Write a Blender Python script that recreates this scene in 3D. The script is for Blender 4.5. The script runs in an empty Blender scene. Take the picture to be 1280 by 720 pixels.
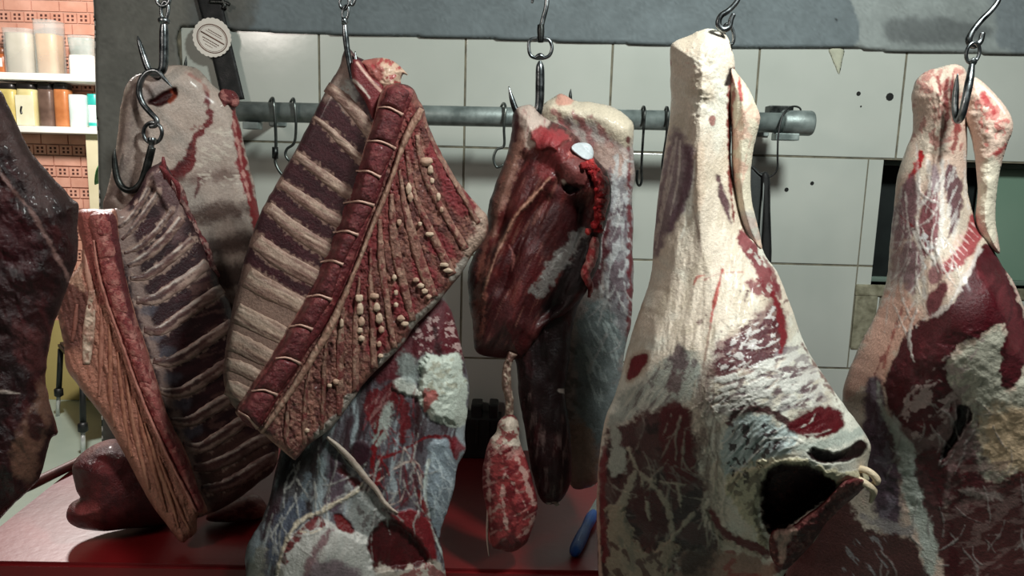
import bpy, bmesh, math, random
import numpy as np
from mathutils import Vector, Matrix
random.seed(3)
C = bpy.context.scene.collection
# ------------------------------------------------------------------ camera
F = 924.0
CAM = np.array([0.0, 0.0, 1.60])
PITCH = math.radians(9.1); ROLL = math.radians(1.6)
FWD = np.array([0, math.cos(PITCH), -math.sin(PITCH)])
_U0 = np.array([0, math.sin(PITCH), math.cos(PITCH)]); _R0 = np.array([1.0, 0, 0])
RIGHT = math.cos(ROLL)*_R0 + math.sin(ROLL)*_U0
UP = -math.sin(ROLL)*_R0 + math.cos(ROLL)*_U0
def ray(px, py):
    px = np.asarray(px, float); py = np.asarray(py, float)
    return FWD + ((px-640)/F)[..., None]*RIGHT + ((360-py)/F)[..., None]*UP
def atY(px, py, Y):
    d = ray(px, py); return CAM + d*((Y-CAM[1])/d[..., 1])[..., None]
def atZ(px, py, Z):
    d = ray(px, py); return CAM + d*((Z-CAM[2])/d[..., 2])[..., None]
def V(a): return Vector([float(q) for q in a])
cam_d = bpy.data.cameras.new('camera'); cam = bpy.data.objects.new('camera', cam_d); C.objects.link(cam)
cam_d.sensor_width = 36; cam_d.lens = F*36/1280; cam_d.clip_start = 0.02
m = Matrix.Identity(4)
for i in range(3):
    m[i][0] = RIGHT[i]; m[i][1] = UP[i]; m[i][2] = -FWD[i]; m[i][3] = CAM[i]
cam.matrix_world = m
bpy.context.scene.camera = cam
# ------------------------------------------------------------------ colour + noise
def lin(c):
    c = np.asarray(c, float)/255.0
    return np.where(c <= .04045, c/12.92, ((c+.055)/1.055)**2.4)
def l4(c): return tuple(float(q) for q in lin(c))+(1.0,)
def _hash(ix, iy, s):
    ix = ix.astype(np.int64); iy = iy.astype(np.int64)
    h = (ix*374761393 + iy*668265263 + s*1442695041) & 0xffffffff
    h = ((h ^ (h >> 13))*1274126177) & 0xffffffff
    h = h ^ (h >> 16)
    return (h & 0xffff)/65535.0
def vnoise(x, y, s=0):
    fx = np.floor(x); fy = np.floor(y); tx = x-fx; ty = y-fy
    tx = tx*tx*(3-2*tx); ty = ty*ty*(3-2*ty)
    a = _hash(fx, fy, s); b = _hash(fx+1, fy, s); c = _hash(fx, fy+1, s); d = _hash(fx+1, fy+1, s)
    return (a*(1-tx)+b*tx)*(1-ty) + (c*(1-tx)+d*tx)*ty
def fbm(x, y, s=0, o=4):
    t = 0; a = .5; n = 0
    for i in range(o):
        t = t + a*vnoise(x, y, s+i*17); n += a; a *= .5; x = x*2.03+11.3; y = y*2.03+7.7
    return t/n
def sstep(a, b, x):
    t = np.clip((x-a)/(b-a), 0, 1); return t*t*(3-2*t)
def spline(pts, n=6, closed=True):
    p = np.asarray(pts, float); N = len(p); out = []
    rng = range(N) if closed else range(N-1)
    for i in rng:
        if closed: a, b, c, d = p[(i-1) % N], p[i], p[(i+1) % N], p[(i+2) % N]
        else: a, b, c, d = p[max(i-1, 0)], p[i], p[i+1], p[min(i+2, N-1)]
        for k in range(n):
            t = k/n
            out.append(.5*((2*b)+(c-a)*t+(2*a-5*b+4*c-d)*t*t+(3*b-a-3*c+d)*t**3))
    if not closed: out.append(p[-1])
    return np.array(out)
def poly_sd(P, poly):
    """signed distance (inside > 0) of points to a closed polygon, and the nearest boundary point"""
    x = P[:, 0]; y = P[:, 1]
    best = np.full(len(P), 1e18); near = np.zeros_like(P); ins = np.zeros(len(P), bool)
    for i in range(len(poly)):
        ax, ay = poly[i][:2]; bx, by = poly[(i+1) % len(poly)][:2]
        ex, ey = bx-ax, by-ay; L = ex*ex+ey*ey+1e-12
        t = np.clip(((x-ax)*ex+(y-ay)*ey)/L, 0, 1)
        qx = ax+t*ex; qy = ay+t*ey; d = (x-qx)**2+(y-qy)**2
        k = d < best; best[k] = d[k]; near[k, 0] = qx[k]; near[k, 1] = qy[k]
        if ay != by:
            c = ((ay > y) != (by > y)) & (x < (bx-ax)*(y-ay)/(by-ay)+ax); ins ^= c
    d = np.sqrt(best); return np.where(ins, d, -d), near
def line_d(P, pts):
    """distance to a polyline minus its (interpolated) radius; pts rows (x, y, r)"""
    x = P[:, 0]; y = P[:, 1]; best = np.full(len(P), 1e9); par = np.zeros(len(P)); n = len(pts)-1
    for i in range(n):
        a = pts[i]; b = pts[i+1]; ex, ey = b[0]-a[0], b[1]-a[1]; L = ex*ex+ey*ey+1e-12
        t = np.clip(((x-a[0])*ex+(y-a[1])*ey)/L, 0, 1)
        d = np.hypot(x-a[0]-t*ex, y-a[1]-t*ey)-(a[2]+(b[2]-a[2])*t)
        k = d < best; best[k] = d[k]; par[k] = (i+t[k])/n
    return best, par
# ------------------------------------------------------------------ materials
def nodes(name):
    mt = bpy.data.materials.new(name); mt.use_nodes = True
    nt = mt.node_tree; b = nt.nodes['Principled BSDF']; return mt, nt, b
def lk(nt, a, b): nt.links.new(a, b)
def noisy(name, c1, c2, scale=8, rough=.5, metal=0, bump=0, bscale=40, detail=4, lo=.35, hi=.65, spec=.5, trans=0, alpha=1, rough2=None):
    mt, nt, b = nodes(name)
    tc = nt.nodes.new('ShaderNodeTexCoord'); n = nt.nodes.new('ShaderNodeTexNoise')
    n.inputs['Scale'].default_value = scale; n.inputs['Detail'].default_value = detail
    lk(nt, tc.outputs['Object'], n.inputs['Vector'])
    r = nt.nodes.new('ShaderNodeValToRGB'); r.color_ramp.elements[0].position = lo; r.color_ramp.elements[1].position = hi
    r.color_ramp.elements[0].color = l4(c1); r.color_ramp.elements[1].color = l4(c2)
    lk(nt, n.outputs['Fac'], r.inputs['Fac']); lk(nt, r.outputs['Color'], b.inputs['Base Color'])
    b.inputs['Roughness'].default_value = rough; b.inputs['Metallic'].default_value = metal
    b.inputs['Specular IOR Level'].default_value = spec
    b.inputs['Transmission Weight'].default_value = trans; b.inputs['Alpha'].default_value = alpha
    if rough2 is not None:
        mr = nt.nodes.new('ShaderNodeMapRange'); mr.inputs['To Min'].default_value = rough; mr.inputs['To Max'].default_value = rough2
        lk(nt, n.outputs['Fac'], mr.inputs['Value']); lk(nt, mr.outputs['Result'], b.inputs['Roughness'])
    if bump:
        n2 = nt.nodes.new('ShaderNodeTexNoise'); n2.inputs['Scale'].default_value = bscale; n2.inputs['Detail'].default_value = 5
        lk(nt, tc.outputs['Object'], n2.inputs['Vector'])
        bp = nt.nodes.new('ShaderNodeBump'); bp.inputs['Strength'].default_value = bump; bp.inputs['Distance'].default_value = .004
        lk(nt, n2.outputs['Fac'], bp.inputs['Height']); lk(nt, bp.outputs['Normal'], b.inputs['Normal'])
    return mt
def flesh(name, rough=.42, bump=.5, bscale=220, stretch=(1, 1, 1), spec=.5, vary=.35, sss=0.0, coat=.22):
    """wet meat / fat: colour of the tissue from the mesh attribute, broken up by noise"""
    mt, nt, b = nodes(name)
    at = nt.nodes.new('ShaderNodeAttribute'); at.attribute_name = 'Col'
    tc = nt.nodes.new('ShaderNodeTexCoord'); mp = nt.nodes.new('ShaderNodeMapping'); mp.inputs['Scale'].default_value = stretch
    lk(nt, tc.outputs['Object'], mp.inputs['Vector'])
    n = nt.nodes.new('ShaderNodeTexNoise'); n.inputs['Scale'].default_value = bscale; n.inputs['Detail'].default_value = 6
    n.inputs['Roughness'].default_value = .65
    lk(nt, mp.outputs['Vector'], n.inputs['Vector'])
    mr = nt.nodes.new('ShaderNodeMapRange'); mr.inputs['From Min'].default_value = .25; mr.inputs['From Max'].default_value = .75
    mr.inputs['To Min'].default_value = 1-vary; mr.inputs['To Max'].default_value = 1+vary
    lk(nt, n.outputs['Fac'], mr.inputs['Value'])
    mx = nt.nodes.new('ShaderNodeVectorMath'); mx.operation = 'SCALE'
    lk(nt, at.outputs['Color'], mx.inputs[0]); lk(nt, mr.outputs['Result'], mx.inputs['Scale'])
    lk(nt, mx.outputs['Vector'], b.inputs['Base Color'])
    n3 = nt.nodes.new('ShaderNodeTexNoise'); n3.inputs['Scale'].default_value = 35; n3.inputs['Detail'].default_value = 5
    lk(nt, tc.outputs['Object'], n3.inputs['Vector'])
    mr2 = nt.nodes.new('ShaderNodeMapRange'); mr2.inputs['From Min'].default_value = .3; mr2.inputs['From Max'].default_value = .7
    mr2.inputs['To Min'].default_value = rough-.16; mr2.inputs['To Max'].default_value = rough+.2
    lk(nt, n3.outputs['Fac'], mr2.inputs['Value']); lk(nt, mr2.outputs['Result'], b.inputs['Roughness'])
    b.inputs['Specular IOR Level'].default_value = spec
    b.inputs['Coat Weight'].default_value = coat; b.inputs['Coat Roughness'].default_value = .16
    if sss:
        b.inputs['Subsurface Weight'].default_value = sss; b.inputs['Subsurface Radius'].default_value = (.01, .004, .002); b.inputs['Subsurface Scale'].default_value = .5
    bp = nt.nodes.new('ShaderNodeBump'); bp.inputs['Strength'].default_value = bump; bp.inputs['Distance'].default_value = .004
    lk(nt, n.outputs['Fac'], bp.inputs['Height']); lk(nt, bp.outputs['Normal'], b.inputs['Normal'])
    return mt
# ------------------------------------------------------------------ objects
def tag(o, label=None, cat=None, group=None, kind=None):
    if label: o['label'] = label
    if cat: o['category'] = cat
    if group: o['group'] = group
    if kind: o['kind'] = kind
    return o
def empty(name, loc, label=None, cat=None, group=None):
    o = bpy.data.objects.new(name, None); C.objects.link(o); o.location = V(loc); o.empty_display_size = .05
    return tag(o, label, cat, group)
def link_bm(name, bm, mat, parent=None, smooth=True, world=True):
    """one mesh object from a bmesh given in world coordinates"""
    bmesh.ops.recalc_face_normals(bm, faces=bm.faces[:])
    me = bpy.data.meshes.new(name)
    if parent is not None: off = parent.matrix_world.translation if False else abs_loc(parent)
    else:
        c = Vector((0, 0, 0))
        for v in bm.verts: c += v.co
        off = c/max(1, len(bm.verts))
    for v in bm.verts: v.co -= off
    bm.to_mesh(me); bm.free()
    for mm in (mat if isinstance(mat, (list, tuple)) else [mat]): me.materials.append(mm)
    if smooth: me.polygons.foreach_set('use_smooth', [True]*len(me.polygons))
    o = bpy.data.objects.new(name, me); C.objects.link(o)
    if parent is not None: o.parent = parent
    else: o.location = off
    return o
def abs_loc(o):
    l = Vector(o.location)
    while o.parent is not None: o = o.parent; l += Vector(o.location)
    return l
def bm_box(bm, lo, hi, bev=0, mi=0, rot=None):
    lo = Vector(lo); hi = Vector(hi)
    r = bmesh.ops.create_cube(bm, size=1)
    vs = r['verts']
    for v in vs:
        v.co = Vector([(lo[i]+hi[i])/2 + v.co[i]*(hi[i]-lo[i]) for i in range(3)])
    fs = set(f for v in vs for f in v.link_faces)
    for f in fs: f.material_index = mi
    if bev:
        es = list(set(e for v in vs for e in v.link_edges))
        rr = bmesh.ops.bevel(bm, geom=es, offset=bev, segments=2, affect='EDGES', profile=.6)
        for f in rr['faces']: f.material_index = mi
def bm_tube(bm, pts, rad, seg=10, closed=False, caps=True, sub=5, flat=1.0, mi=0):
    """round bar along a smooth path of world points; rad scalar or per point"""
    P = np.array([list(p) for p in pts], float)
    R = np.full(len(P), rad) if np.isscalar(rad) else np.array(rad, float)
    if sub > 1 and len(P) > 2 or closed:
        PR = spline(np.c_[P, R], sub, closed); P = PR[:, :3]; R = np.abs(PR[:, 3])
    n = len(P); rings = []
    prev = None
    for i in range(n):
        a = P[(i-1) % n] if (closed or i > 0) else P[i]; b = P[(i+1) % n] if (closed or i < n-1) else P[i]
        t = Vector(b-a).normalized()
        if prev is None:
            up = Vector((0, 1, 0)) if abs(t.y) < .9 else Vector((1, 0, 0))
            u = t.cross(up).normalized()
        else: u = (prev - t*prev.dot(t)).normalized()
        w = t.cross(u); prev = u
        rings.append([bm.verts.new(Vector(P[i])+(u*math.cos(q)+w*math.sin(q)*flat)*R[i]) for q in [2*math.pi*k/seg for k in range(seg)]])
    for i in range(n if closed else n-1):
        A = rings[i]; B = rings[(i+1) % n]
        for k in range(seg):
            f = bm.faces.new((A[k], A[(k+1) % seg], B[(k+1) % seg], B[k])); f.material_index = mi
    if not closed and caps:
        bm.faces.new(rings[0]).material_index = mi; bm.faces.new(rings[-1]).material_index = mi
def bm_lathe(bm, prof, c, seg=24, axis='z', sq=None):
    """prof rows (r, h) revolved about a vertical axis through c; sq = square-ness for boxes with round corners"""
    rings = []
    for r, h in prof:
        ring = []
        for k in range(seg):
            q = 2*math.pi*(k+.5)/seg; cx, cy = math.cos(q), math.sin(q)
            if sq:
                s = (abs(cx)**sq+abs(cy)**sq)**(-1/sq); cx *= s; cy *= s
            p = (r*cx, r*cy, h) if axis == 'z' else (h, r*cx, r*cy) if axis == 'x' else (r*cx, h, r*cy)
            ring.append(bm.verts.new(Vector(c)+Vector(p)))
        rings.append(ring)
    for A, B in zip(rings, rings[1:]):
        for k in range(seg): bm.faces.new((A[k], A[(k+1) % seg], B[(k+1) % seg], B[k]))
    bm.faces.new(rings[0]); bm.faces.new(rings[-1])
def band_outline(line, hw, n=6):
    """closed outline of a strip: centre line px, half width(s)"""
    q = np.asarray(line, float); w = np.full(len(q), float(hw)) if np.isscalar(hw) else np.asarray(hw, float)
    q = spline(np.c_[q, w], n, False); t = np.gradient(q[:, :2], axis=0); t /= np.linalg.norm(t, axis=1)[:, None]+1e-9
    nn = np.c_[-t[:, 1], t[:, 0]]; a = q[:, :2]+nn*q[:, 2:3]; b = q[:, :2]-nn*q[:, 2:3]
    return np.r_[a, b[::-1]]
def ellipsoid(name, c, r, mat, parent, col, seg=12, n=None, seed=1):
    """a small lump with a slightly uneven skin"""
    bm = bmesh.new(); bmesh.ops.create_icosphere(bm, subdivisions=3, radius=1)
    rd = random.Random(seed); ph = [rd.uniform(0, 6) for _ in range(3)]
    for v in bm.verts:
        k = 1+.09*math.sin(4*v.co.x+ph[0])*math.cos(3*v.co.z+ph[1])+.05*math.sin(7*v.co.z+ph[2])
        v.co = Vector((v.co.x*r[0]*k, v.co.y*r[1]*k, v.co.z*r[2]*k))+V(c)
    o = link_bm(name, bm, mat, parent)
    at = o.data.attributes.new('Col', 'FLOAT_COLOR', 'POINT'); cc = np.tile(np.r_[lin(col), 1], len(o.data.vertices)).astype(np.float32); at.data.foreach_set('color', cc)
    return o
# ------------------------------------------------------------------ meat: closed bodies grown from an outline
class Paint:
    """tissue colours: a base colour, then patches, strips and speckle with ragged edges, in outline coordinates"""
    def __init__(s, base, seed=1): s.base = base; s.ops = []; s.seed = seed
    def add(s, *a): s.ops.append(a); return s
    def blob(s, pts, col, a=1., soft=2, wob=3, ws=9, h=0, hs=None): return s.add('blob', pts, col, a, soft, wob, ws, h, hs)
    def strip(s, pts, col, a=1., soft=1.5, wob=2, ws=7, h=0, hs=None): return s.add('strip', pts, col, a, soft, wob, ws, h, hs)
    def speck(s, col, thr=.6, scale=(8, 8), ang=0, a=1., soft=.06, region=None, h=0, o=4, rs=12): return s.add('speck', col, thr, scale, ang, a, soft, region, h, o, rs)
    def grain(s, amp=.004, scale=(6, 30), ang=0, region=None, o=3, rs=15): return s.add('grain', amp, scale, ang, region, o, rs)
def webs(p, box, n, ang, ln, col, seed, r=(.5, 1.1), a=.75, h=.0008, bend=40):
    """loose strands of connective tissue wandering over a region"""
    rd = random.Random(seed); q = np.asarray(box, float); k = 0; tries = 0
    while k < n and tries < n*40:
        tries += 1
        x = rd.uniform(q[:, 0].min(), q[:, 0].max()); y = rd.uniform(q[:, 1].min(), q[:, 1].max())
        if poly_sd(np.array([[x, y]]), q)[0][0] < 0: continue
        k += 1; t = math.radians(ang+rd.gauss(0, 22)); L = rd.uniform(.5, 1.2)*ln; pts = []; w = rd.uniform(*r); b = math.radians(rd.gauss(0, bend))/5
        for j in range(6):
            pts.append((x, y, w*(.4+.9*math.sin(math.pi*(j+.5)/6)))); x += L/5*math.cos(t); y += L/5*math.sin(t); t += b+rd.gauss(0, .16)
        p.strip(pts, col, a*rd.uniform(.6, 1), .9, 1.2, 5, h=h)
        if rd.random() < .4: p.strip([pts[2], (pts[2][0]+L*.3*math.cos(t+.7), pts[2][1]+L*.3*math.sin(t+.7), w*.4)], col, a*.7, .8, 1, 5)
    return p
def rot2(P, ang):
    c, s_ = math.cos(math.radians(ang)), math.sin(math.radians(ang))
    return P[:, 0]*c+P[:, 1]*s_, -P[:, 0]*s_+P[:, 1]*c
def run_paint(pt, P):
    n = len(P); col = np.tile(lin(pt.base), (n, 1)); H = np.zeros(n); sd = pt.seed*101
    for i, op in enumerate(pt.ops):
        s = sd+i*13
        if op[0] in ('blob', 'strip'):
            _, pts, c, a, soft, wob, ws, h, hs = op
            q = np.asarray(pts, float)
            if op[0] == 'strip' and q.shape[1] == 2: q = np.c_[q, np.full(len(q), 2.)]
            r = (q[:, 2].max() if op[0] == 'strip' else 0)+soft+wob+(hs or 0)+4
            k = np.where((P[:, 0] > q[:, 0].min()-r) & (P[:, 0] < q[:, 0].max()+r) & (P[:, 1] > q[:, 1].min()-r) & (P[:, 1] < q[:, 1].max()+r))[0]
            if not len(k): continue
            X = P[k]
            if op[0] == 'blob': d = poly_sd(X, spline(q, 4))[0]
            else: d = -line_d(X, spline(q, 4, False) if len(q) > 2 else q)[0]
            d = d+wob*2*((fbm(X[:, 0]/ws, X[:, 1]/ws, s, 4)-.5)*1.6+(fbm(X[:, 0]/2.6, X[:, 1]/2.6, s+7, 3)-.5)*.5)
            w = sstep(-soft, soft, d)*a
            if c is not None: col[k] = col[k]*(1-w)[:, None]+lin(c)*w[:, None]
            if h:
                H[k] += h*(sstep(-soft, hs or soft, d))
        elif op[0] == 'speck':
            _, c, thr, sc, ang, a, soft, reg, h, o, rs = op
            if min(sc) < 4.5: a = a*.62; soft = soft*1.7; sc = (max(sc[0], 3.2), max(sc[1], 3.2))
            X = P; k = np.arange(n); w0 = 1
            if reg is not None:
                q = np.asarray(reg, float); r = rs+2
                k = np.where((P[:, 0] > q[:, 0].min()-r) & (P[:, 0] < q[:, 0].max()+r) & (P[:, 1] > q[:, 1].min()-r) & (P[:, 1] < q[:, 1].max()+r))[0]
                if not len(k): continue
                X = P[k]; w0 = sstep(-rs*.3, rs, poly_sd(X, spline(q, 4))[0]+6*(fbm(X[:, 0]/10, X[:, 1]/10, s+5, 3)-.5))
            u, v = rot2(X, ang); q1 = 2.2*sc[0]; q2 = 1.3*sc[1]
            u, v = u+1.3*sc[0]*(fbm(u/q1+9, v/q2, s+51, 2)-.5), v+.9*sc[1]*(fbm(u/q1, v/q2+5, s+53, 2)-.5); f = fbm(u/sc[0]+30, v/sc[1]+30, s, o)
            wgt = 2*(thr-.5) if reg is None else 0
            f2 = f if reg is None else f*(.55+.45*w0)
            w = sstep(thr-soft, thr+soft, f2)*a
            col[k] = col[k]*(1-w)[:, None]+lin(c)*w[:, None]
            if h: H[k] += h*w
        elif op[0] == 'grain':
            _, amp, sc, ang, reg, o, rs = op
            X = P; k = np.arange(n); w0 = 1
            if reg is not None:
                q = np.asarray(reg, float); r = rs+2
                k = np.where((P[:, 0] > q[:, 0].min()-r) & (P[:, 0] < q[:, 0].max()+r) & (P[:, 1] > q[:, 1].min()-r) & (P[:, 1] < q[:, 1].max()+r))[0]
                if not len(k): continue
                X = P[k]; w0 = sstep(0, rs, poly_sd(X, spline(q, 4))[0])
            u, v = rot2(X, ang); H[k] += amp*2*(fbm(u/sc[0], v/sc[1], s, o)-.5)*w0
    lum = np.clip(col.max(1)*1.5, 0, 1)
    m_ = 1+(.55-.42*lum)*(fbm(P[:, 0]/3.2, P[:, 1]/3.2, sd+71, 3)-.5)+(.40-.24*lum)*(fbm(P[:, 0]/26, P[:, 1]/26, sd+72, 3)-.5)
    return np.clip(col*m_[:, None], 0, 1), H
class Frame:
    """a hanging plane: centre pixel, distance, turn about the vertical, lean"""
    def __init__(s, px, py, Y, yaw=0, lean=0):
        s.O = atY(px, py, Y); d = CAM-s.O
        a = math.atan2(d[0], -d[1])+math.radians(yaw)
        n = np.array([math.sin(a), -math.cos(a), 0.0]); u = np.array([math.cos(a), math.sin(a), 0.0])
        l = math.radians(lean); v = np.array([0, 0, 1.0])
        s.n = n*math.cos(l)+v*math.sin(l); s.u = u; s.v = v*math.cos(l)-n*math.sin(l)
    def pt(s, P, h):
        """outline points P lifted h metres off the plane"""
        d = ray(P[:, 0], P[:, 1]); t = (((s.O-CAM)@s.n)+h)/(d@s.n)
        return CAM+d*t[:, None]
    def one(s, px, py, h=0): return s.pt(np.array([[px, py]], float), np.array([float(h)]))[0]
class Slab:
    def __init__(s, frame, outline, T, R, paint, mat, name, parent, step=1.5, back=.6, lift=0, on=None, power=.5, n=5, feats=(), rag=0, rs=8, jit=0):
        """outline px list; T front bulge (m); R px over which it rounds off; on = slab whose surface this lies on"""
        s.fr = frame; s.poly = spline(outline, n)
        if rag:
            q = s.poly; s.poly = q+np.c_[fbm(q[:, 0]/rs, q[:, 1]/rs, paint.seed, 3)-.5, fbm(q[:, 0]/rs+50, q[:, 1]/rs, paint.seed+3, 3)-.5]*2*rag
        s.T = T; s.R = R; s.power = power; s.lift = lift; s.on = on; s.feats = feats; s.paint = paint
        lo = s.poly.min(0)-step; hi = s.poly.max(0)+step
        xs = np.arange(lo[0], hi[0]+step, step); ys = np.arange(lo[1], hi[1]+step, step)
        gx, gy = np.meshgrid(xs, ys); P = np.c_[gx.ravel(), gy.ravel()]
        sd, near = poly_sd(P, s.poly)
        nx = len(xs); ny = len(ys); ins = sd > 0
        snap = (~ins) | (sd < step*.35); P[snap] = near[snap]; sdc = np.where(snap, 0, sd)
        I = np.arange(nx*ny).reshape(ny, nx); a = I[:-1, :-1].ravel(); b = I[:-1, 1:].ravel(); c = I[1:, 1:].ravel(); d = I[1:, :-1].ravel()
        keep = ins[a] | ins[b] | ins[c] | ins[d]; Q = np.c_[a, d, c, b][keep]
        used = np.unique(Q); mp = np.full(nx*ny, -1); mp[used] = np.arange(len(used)); Q = mp[Q]; P = P[used]; sdc = sdc[used]
        col, H = run_paint(paint, P)
        fade = sstep(0, max(4, R*.3), sdc)
        base = s.base(P); hf = base+s.prof(sdc)*T+H*fade+s.feat(P)*fade
        hb = base-s.prof(sdc)*T*back
        front = frame.pt(P, hf)
        bp = frame.pt(P, base); bk = bp-frame.n*((base-hb)[:, None])
        N = len(P); edge = sdc <= 0
        idx = np.arange(N)+N; idx[edge] = np.where(edge)[0]
        VV = np.r_[front, bk]; QB = idx[Q][:, ::-1]
        # drop unused (edge duplicates)
        faces = np.r_[Q, QB]
        used = np.unique(faces); mp = np.full(2*N, -1); mp[used] = np.arange(len(used)); faces = mp[faces]; VV = VV[used]
        CC = np.r_[col, col][used]
        loc = np.array(abs_loc(parent)) if parent is not None else None
        me = bpy.data.meshes.new(name)
        if loc is None: loc = VV.mean(0)
        VL = VV-loc
        me.vertices.add(len(VL)); me.vertices.foreach_set('co', VL.astype(np.float32).ravel())
        nf = len(faces); me.loops.add(nf*4); me.loops.foreach_set('vertex_index', faces.astype(np.int32).ravel())
        me.polygons.add(nf); me.polygons.foreach_set('loop_start', np.arange(0, nf*4, 4, dtype=np.int32))
        me.polygons.foreach_set('use_smooth', np.ones(nf, bool))
        me.update(calc_edges=True); me.validate()
        at = me.attributes.new('Col', 'FLOAT_COLOR', 'POINT')
        cc = np.c_[np.clip(CC, 0, 1), np.ones(len(CC))].astype(np.float32)
        if len(me.vertices) == len(cc): at.data.foreach_set('color', cc.ravel())
        me.materials.append(mat)
        s.obj = bpy.data.objects.new(name, me); C.objects.link(s.obj)
        if parent is not None: s.obj.parent = parent
        else: s.obj.location = V(loc)
    def prof(s, d):
        t = np.clip(1-d/s.R, 0, 1); return (1-t*t)**s.power
    def feat(s, P):
        """extra relief: rows (points (x, y, r), height, softness) ridges and grooves, or a function of P"""
        H = np.zeros(len(P))
        for f in s.feats:
            if callable(f): H += f(P); continue
            pts, h, soft = f
            q = np.asarray(pts, float); q = spline(q, 4, False) if len(q) > 2 else q
            d, _ = line_d(P, q); H += h*sstep(soft, -soft, d)
        return H
    def base(s, P):
        L = s.lift(P) if callable(s.lift) else np.full(len(P), float(s.lift))
        return L if s.on is None else s.on.surf(P)+L
    def surf(s, P):
        sd = np.maximum(poly_sd(P, s.poly)[0], 0)
        return s.base(P)+s.prof(sd)*s.T+s.feat(P)*sstep(0, max(4, s.R*.3), sd)
    def at(s, px, py, h=0):
        P = np.array([[px, py]], float); return s.fr.pt(P, s.surf(P)+h)[0]
# ------------------------------------------------------------------ materials of the place
steel = noisy('galvanised_steel', (104, 114, 112), (150, 160, 157), 30, .4, .45, .15, 120, rough2=.55)
hooksteel = noisy('hook_steel', (70, 74, 76), (150, 154, 156), 60, .22, 1, .08, 200, rough2=.42)
darksteel = noisy('dark_hook_steel', (34, 36, 36), (74, 76, 74), 60, .3, .9, .1, 200, rough2=.5)
black = noisy('black_webbing', (9, 10, 11), (20, 21, 22), 90, .7, 0, .3, 300)
# tiled wall --------------------------------------------------------
WY = 1.75
tilem = noisy('glazed_wall_tile', (180, 184, 176), (194, 197, 189), 3, .16, 0, .05, 30, spec=.5)
groutm = noisy('grey_grout', (96, 92, 80), (128, 122, 104), 40, .9)
TW, TH = .335, .252
j0 = atY(580, 184, WY); X0 = j0[0]; Z0 = j0[2]
ox0 = atY(1097, 276, WY)[0]; ox1 = ox0+.62; oz1 = atY(1120, 200, WY)[2]; oz0 = atY(1100, 356, WY)[2]
tx0 = atY(227, 60, WY)[0]
bm = bmesh.new()
def wall_piece(lo, hi, y0, y1, bev=0, mi=0):
    bm_box(bm, (lo[0], y0, lo[1]), (hi[0], y1, hi[1]), bev, mi)
WX0, WX1 = atY(123, 60, WY)[0], 2.1
# grout backing, leaving the opening free
for lo, hi in (((WX0, 0), (ox0, 2.6)), ((ox1, 0), (WX1, 2.6)), ((ox0, 0), (ox1, oz0)), ((ox0, oz1), (ox1, 2.6))):
    wall_piece(lo, hi, WY+.002, WY+.14, 0, 1)
g = .0024
for i in range(-8, 9):
    for k in range(-9, 3):
        x0, x1 = X0+i*TW+g, X0+(i+1)*TW-g; z0, z1 = Z0+k*TH+g, Z0+(k+1)*TH-g
        x0 = max(x0, tx0 if i < 0 else x0); x1 = min(x1, WX1)
        if x1-x0 < .02: continue
        parts = [((x0, z0), (x1, z1))]
        if x1 > ox0 and x0 < ox1 and z1 > oz0 and z0 < oz1:
            parts = []
            if x0 < ox0-.035: parts.append(((x0, z0), (ox0-.037, z1)))
            if x1 > ox0-.034 and x0 < ox0: parts.append(((max(x0, ox0-.034), z0), (ox0, z1)))
            a0 = max(x0, ox0+.001); a1 = min(x1, ox1)
            if z0 < oz0-.004: parts.append(((a0, z0), (a1, oz0-.03)))
            if z1 > oz1+.004: parts.append(((a0, oz1+.002), (a1, z1)))
            if x1 > ox1: parts.append(((ox1, z0), (x1, z1)))
        for lo, hi in parts:
            if hi[0]-lo[0] > .006 and hi[1]-lo[1] > .006: wall_piece(lo, hi, WY, WY+.006, .0012, 0)
wall = link_bm('wall_back', bm, [tilem, groutm], smooth=False); tag(wall, kind='structure')
# plaster band above the tiles and plaster pier on the left -----------
def plaster_mat():
    mt, nt, b = nodes('painted_plaster')
    tc = nt.nodes.new('ShaderNodeTexCoord'); n = nt.nodes.new('ShaderNodeTexNoise'); n.inputs['Scale'].default_value = 5; n.inputs['Detail'].default_value = 7
    lk(nt, tc.outputs['Object'], n.inputs['Vector'])
    at = nt.nodes.new('ShaderNodeAttribute'); at.attribute_name = 'Col'
    mr = nt.nodes.new('ShaderNodeMapRange'); mr.inputs['To Min'].default_value = .8; mr.inputs['To Max'].default_value = 1.2
    lk(nt, n.outputs['Fac'], mr.inputs['Value'])
    mx = nt.nodes.new('ShaderNodeVectorMath'); mx.operation = 'SCALE'
    lk(nt, at.outputs['Color'], mx.inputs[0]); lk(nt, mr.outputs['Result'], mx.inputs['Scale']); lk(nt, mx.outputs['Vector'], b.inputs['Base Color'])
    b.inputs['Roughness'].default_value = .75
    n2 = nt.nodes.new('ShaderNodeTexNoise'); n2.inputs['Scale'].default_value = 45; n2.inputs['Detail'].default_value = 6
    lk(nt, tc.outputs['Object'], n2.inputs['Vector'])
    bp = nt.nodes.new('ShaderNodeBump'); bp.inputs['Strength'].default_value = .25; bp.inputs['Distance'].default_value = .004
    lk(nt, n2.outputs['Fac'], bp.inputs['Height']); lk(nt, bp.outputs['Normal'], b.inputs['Normal'])
    return mt
plaster = plaster_mat()
class WallFrame:
    n = np.array([0, -1.0, 0])
    def __init__(s, Y): s.Y = Y
    def pt(s, P, h):
        d = ray(P[:, 0], P[:, 1]); t = (s.Y-h)/d[:, 1]; return CAM+d*t[:, None]
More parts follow.
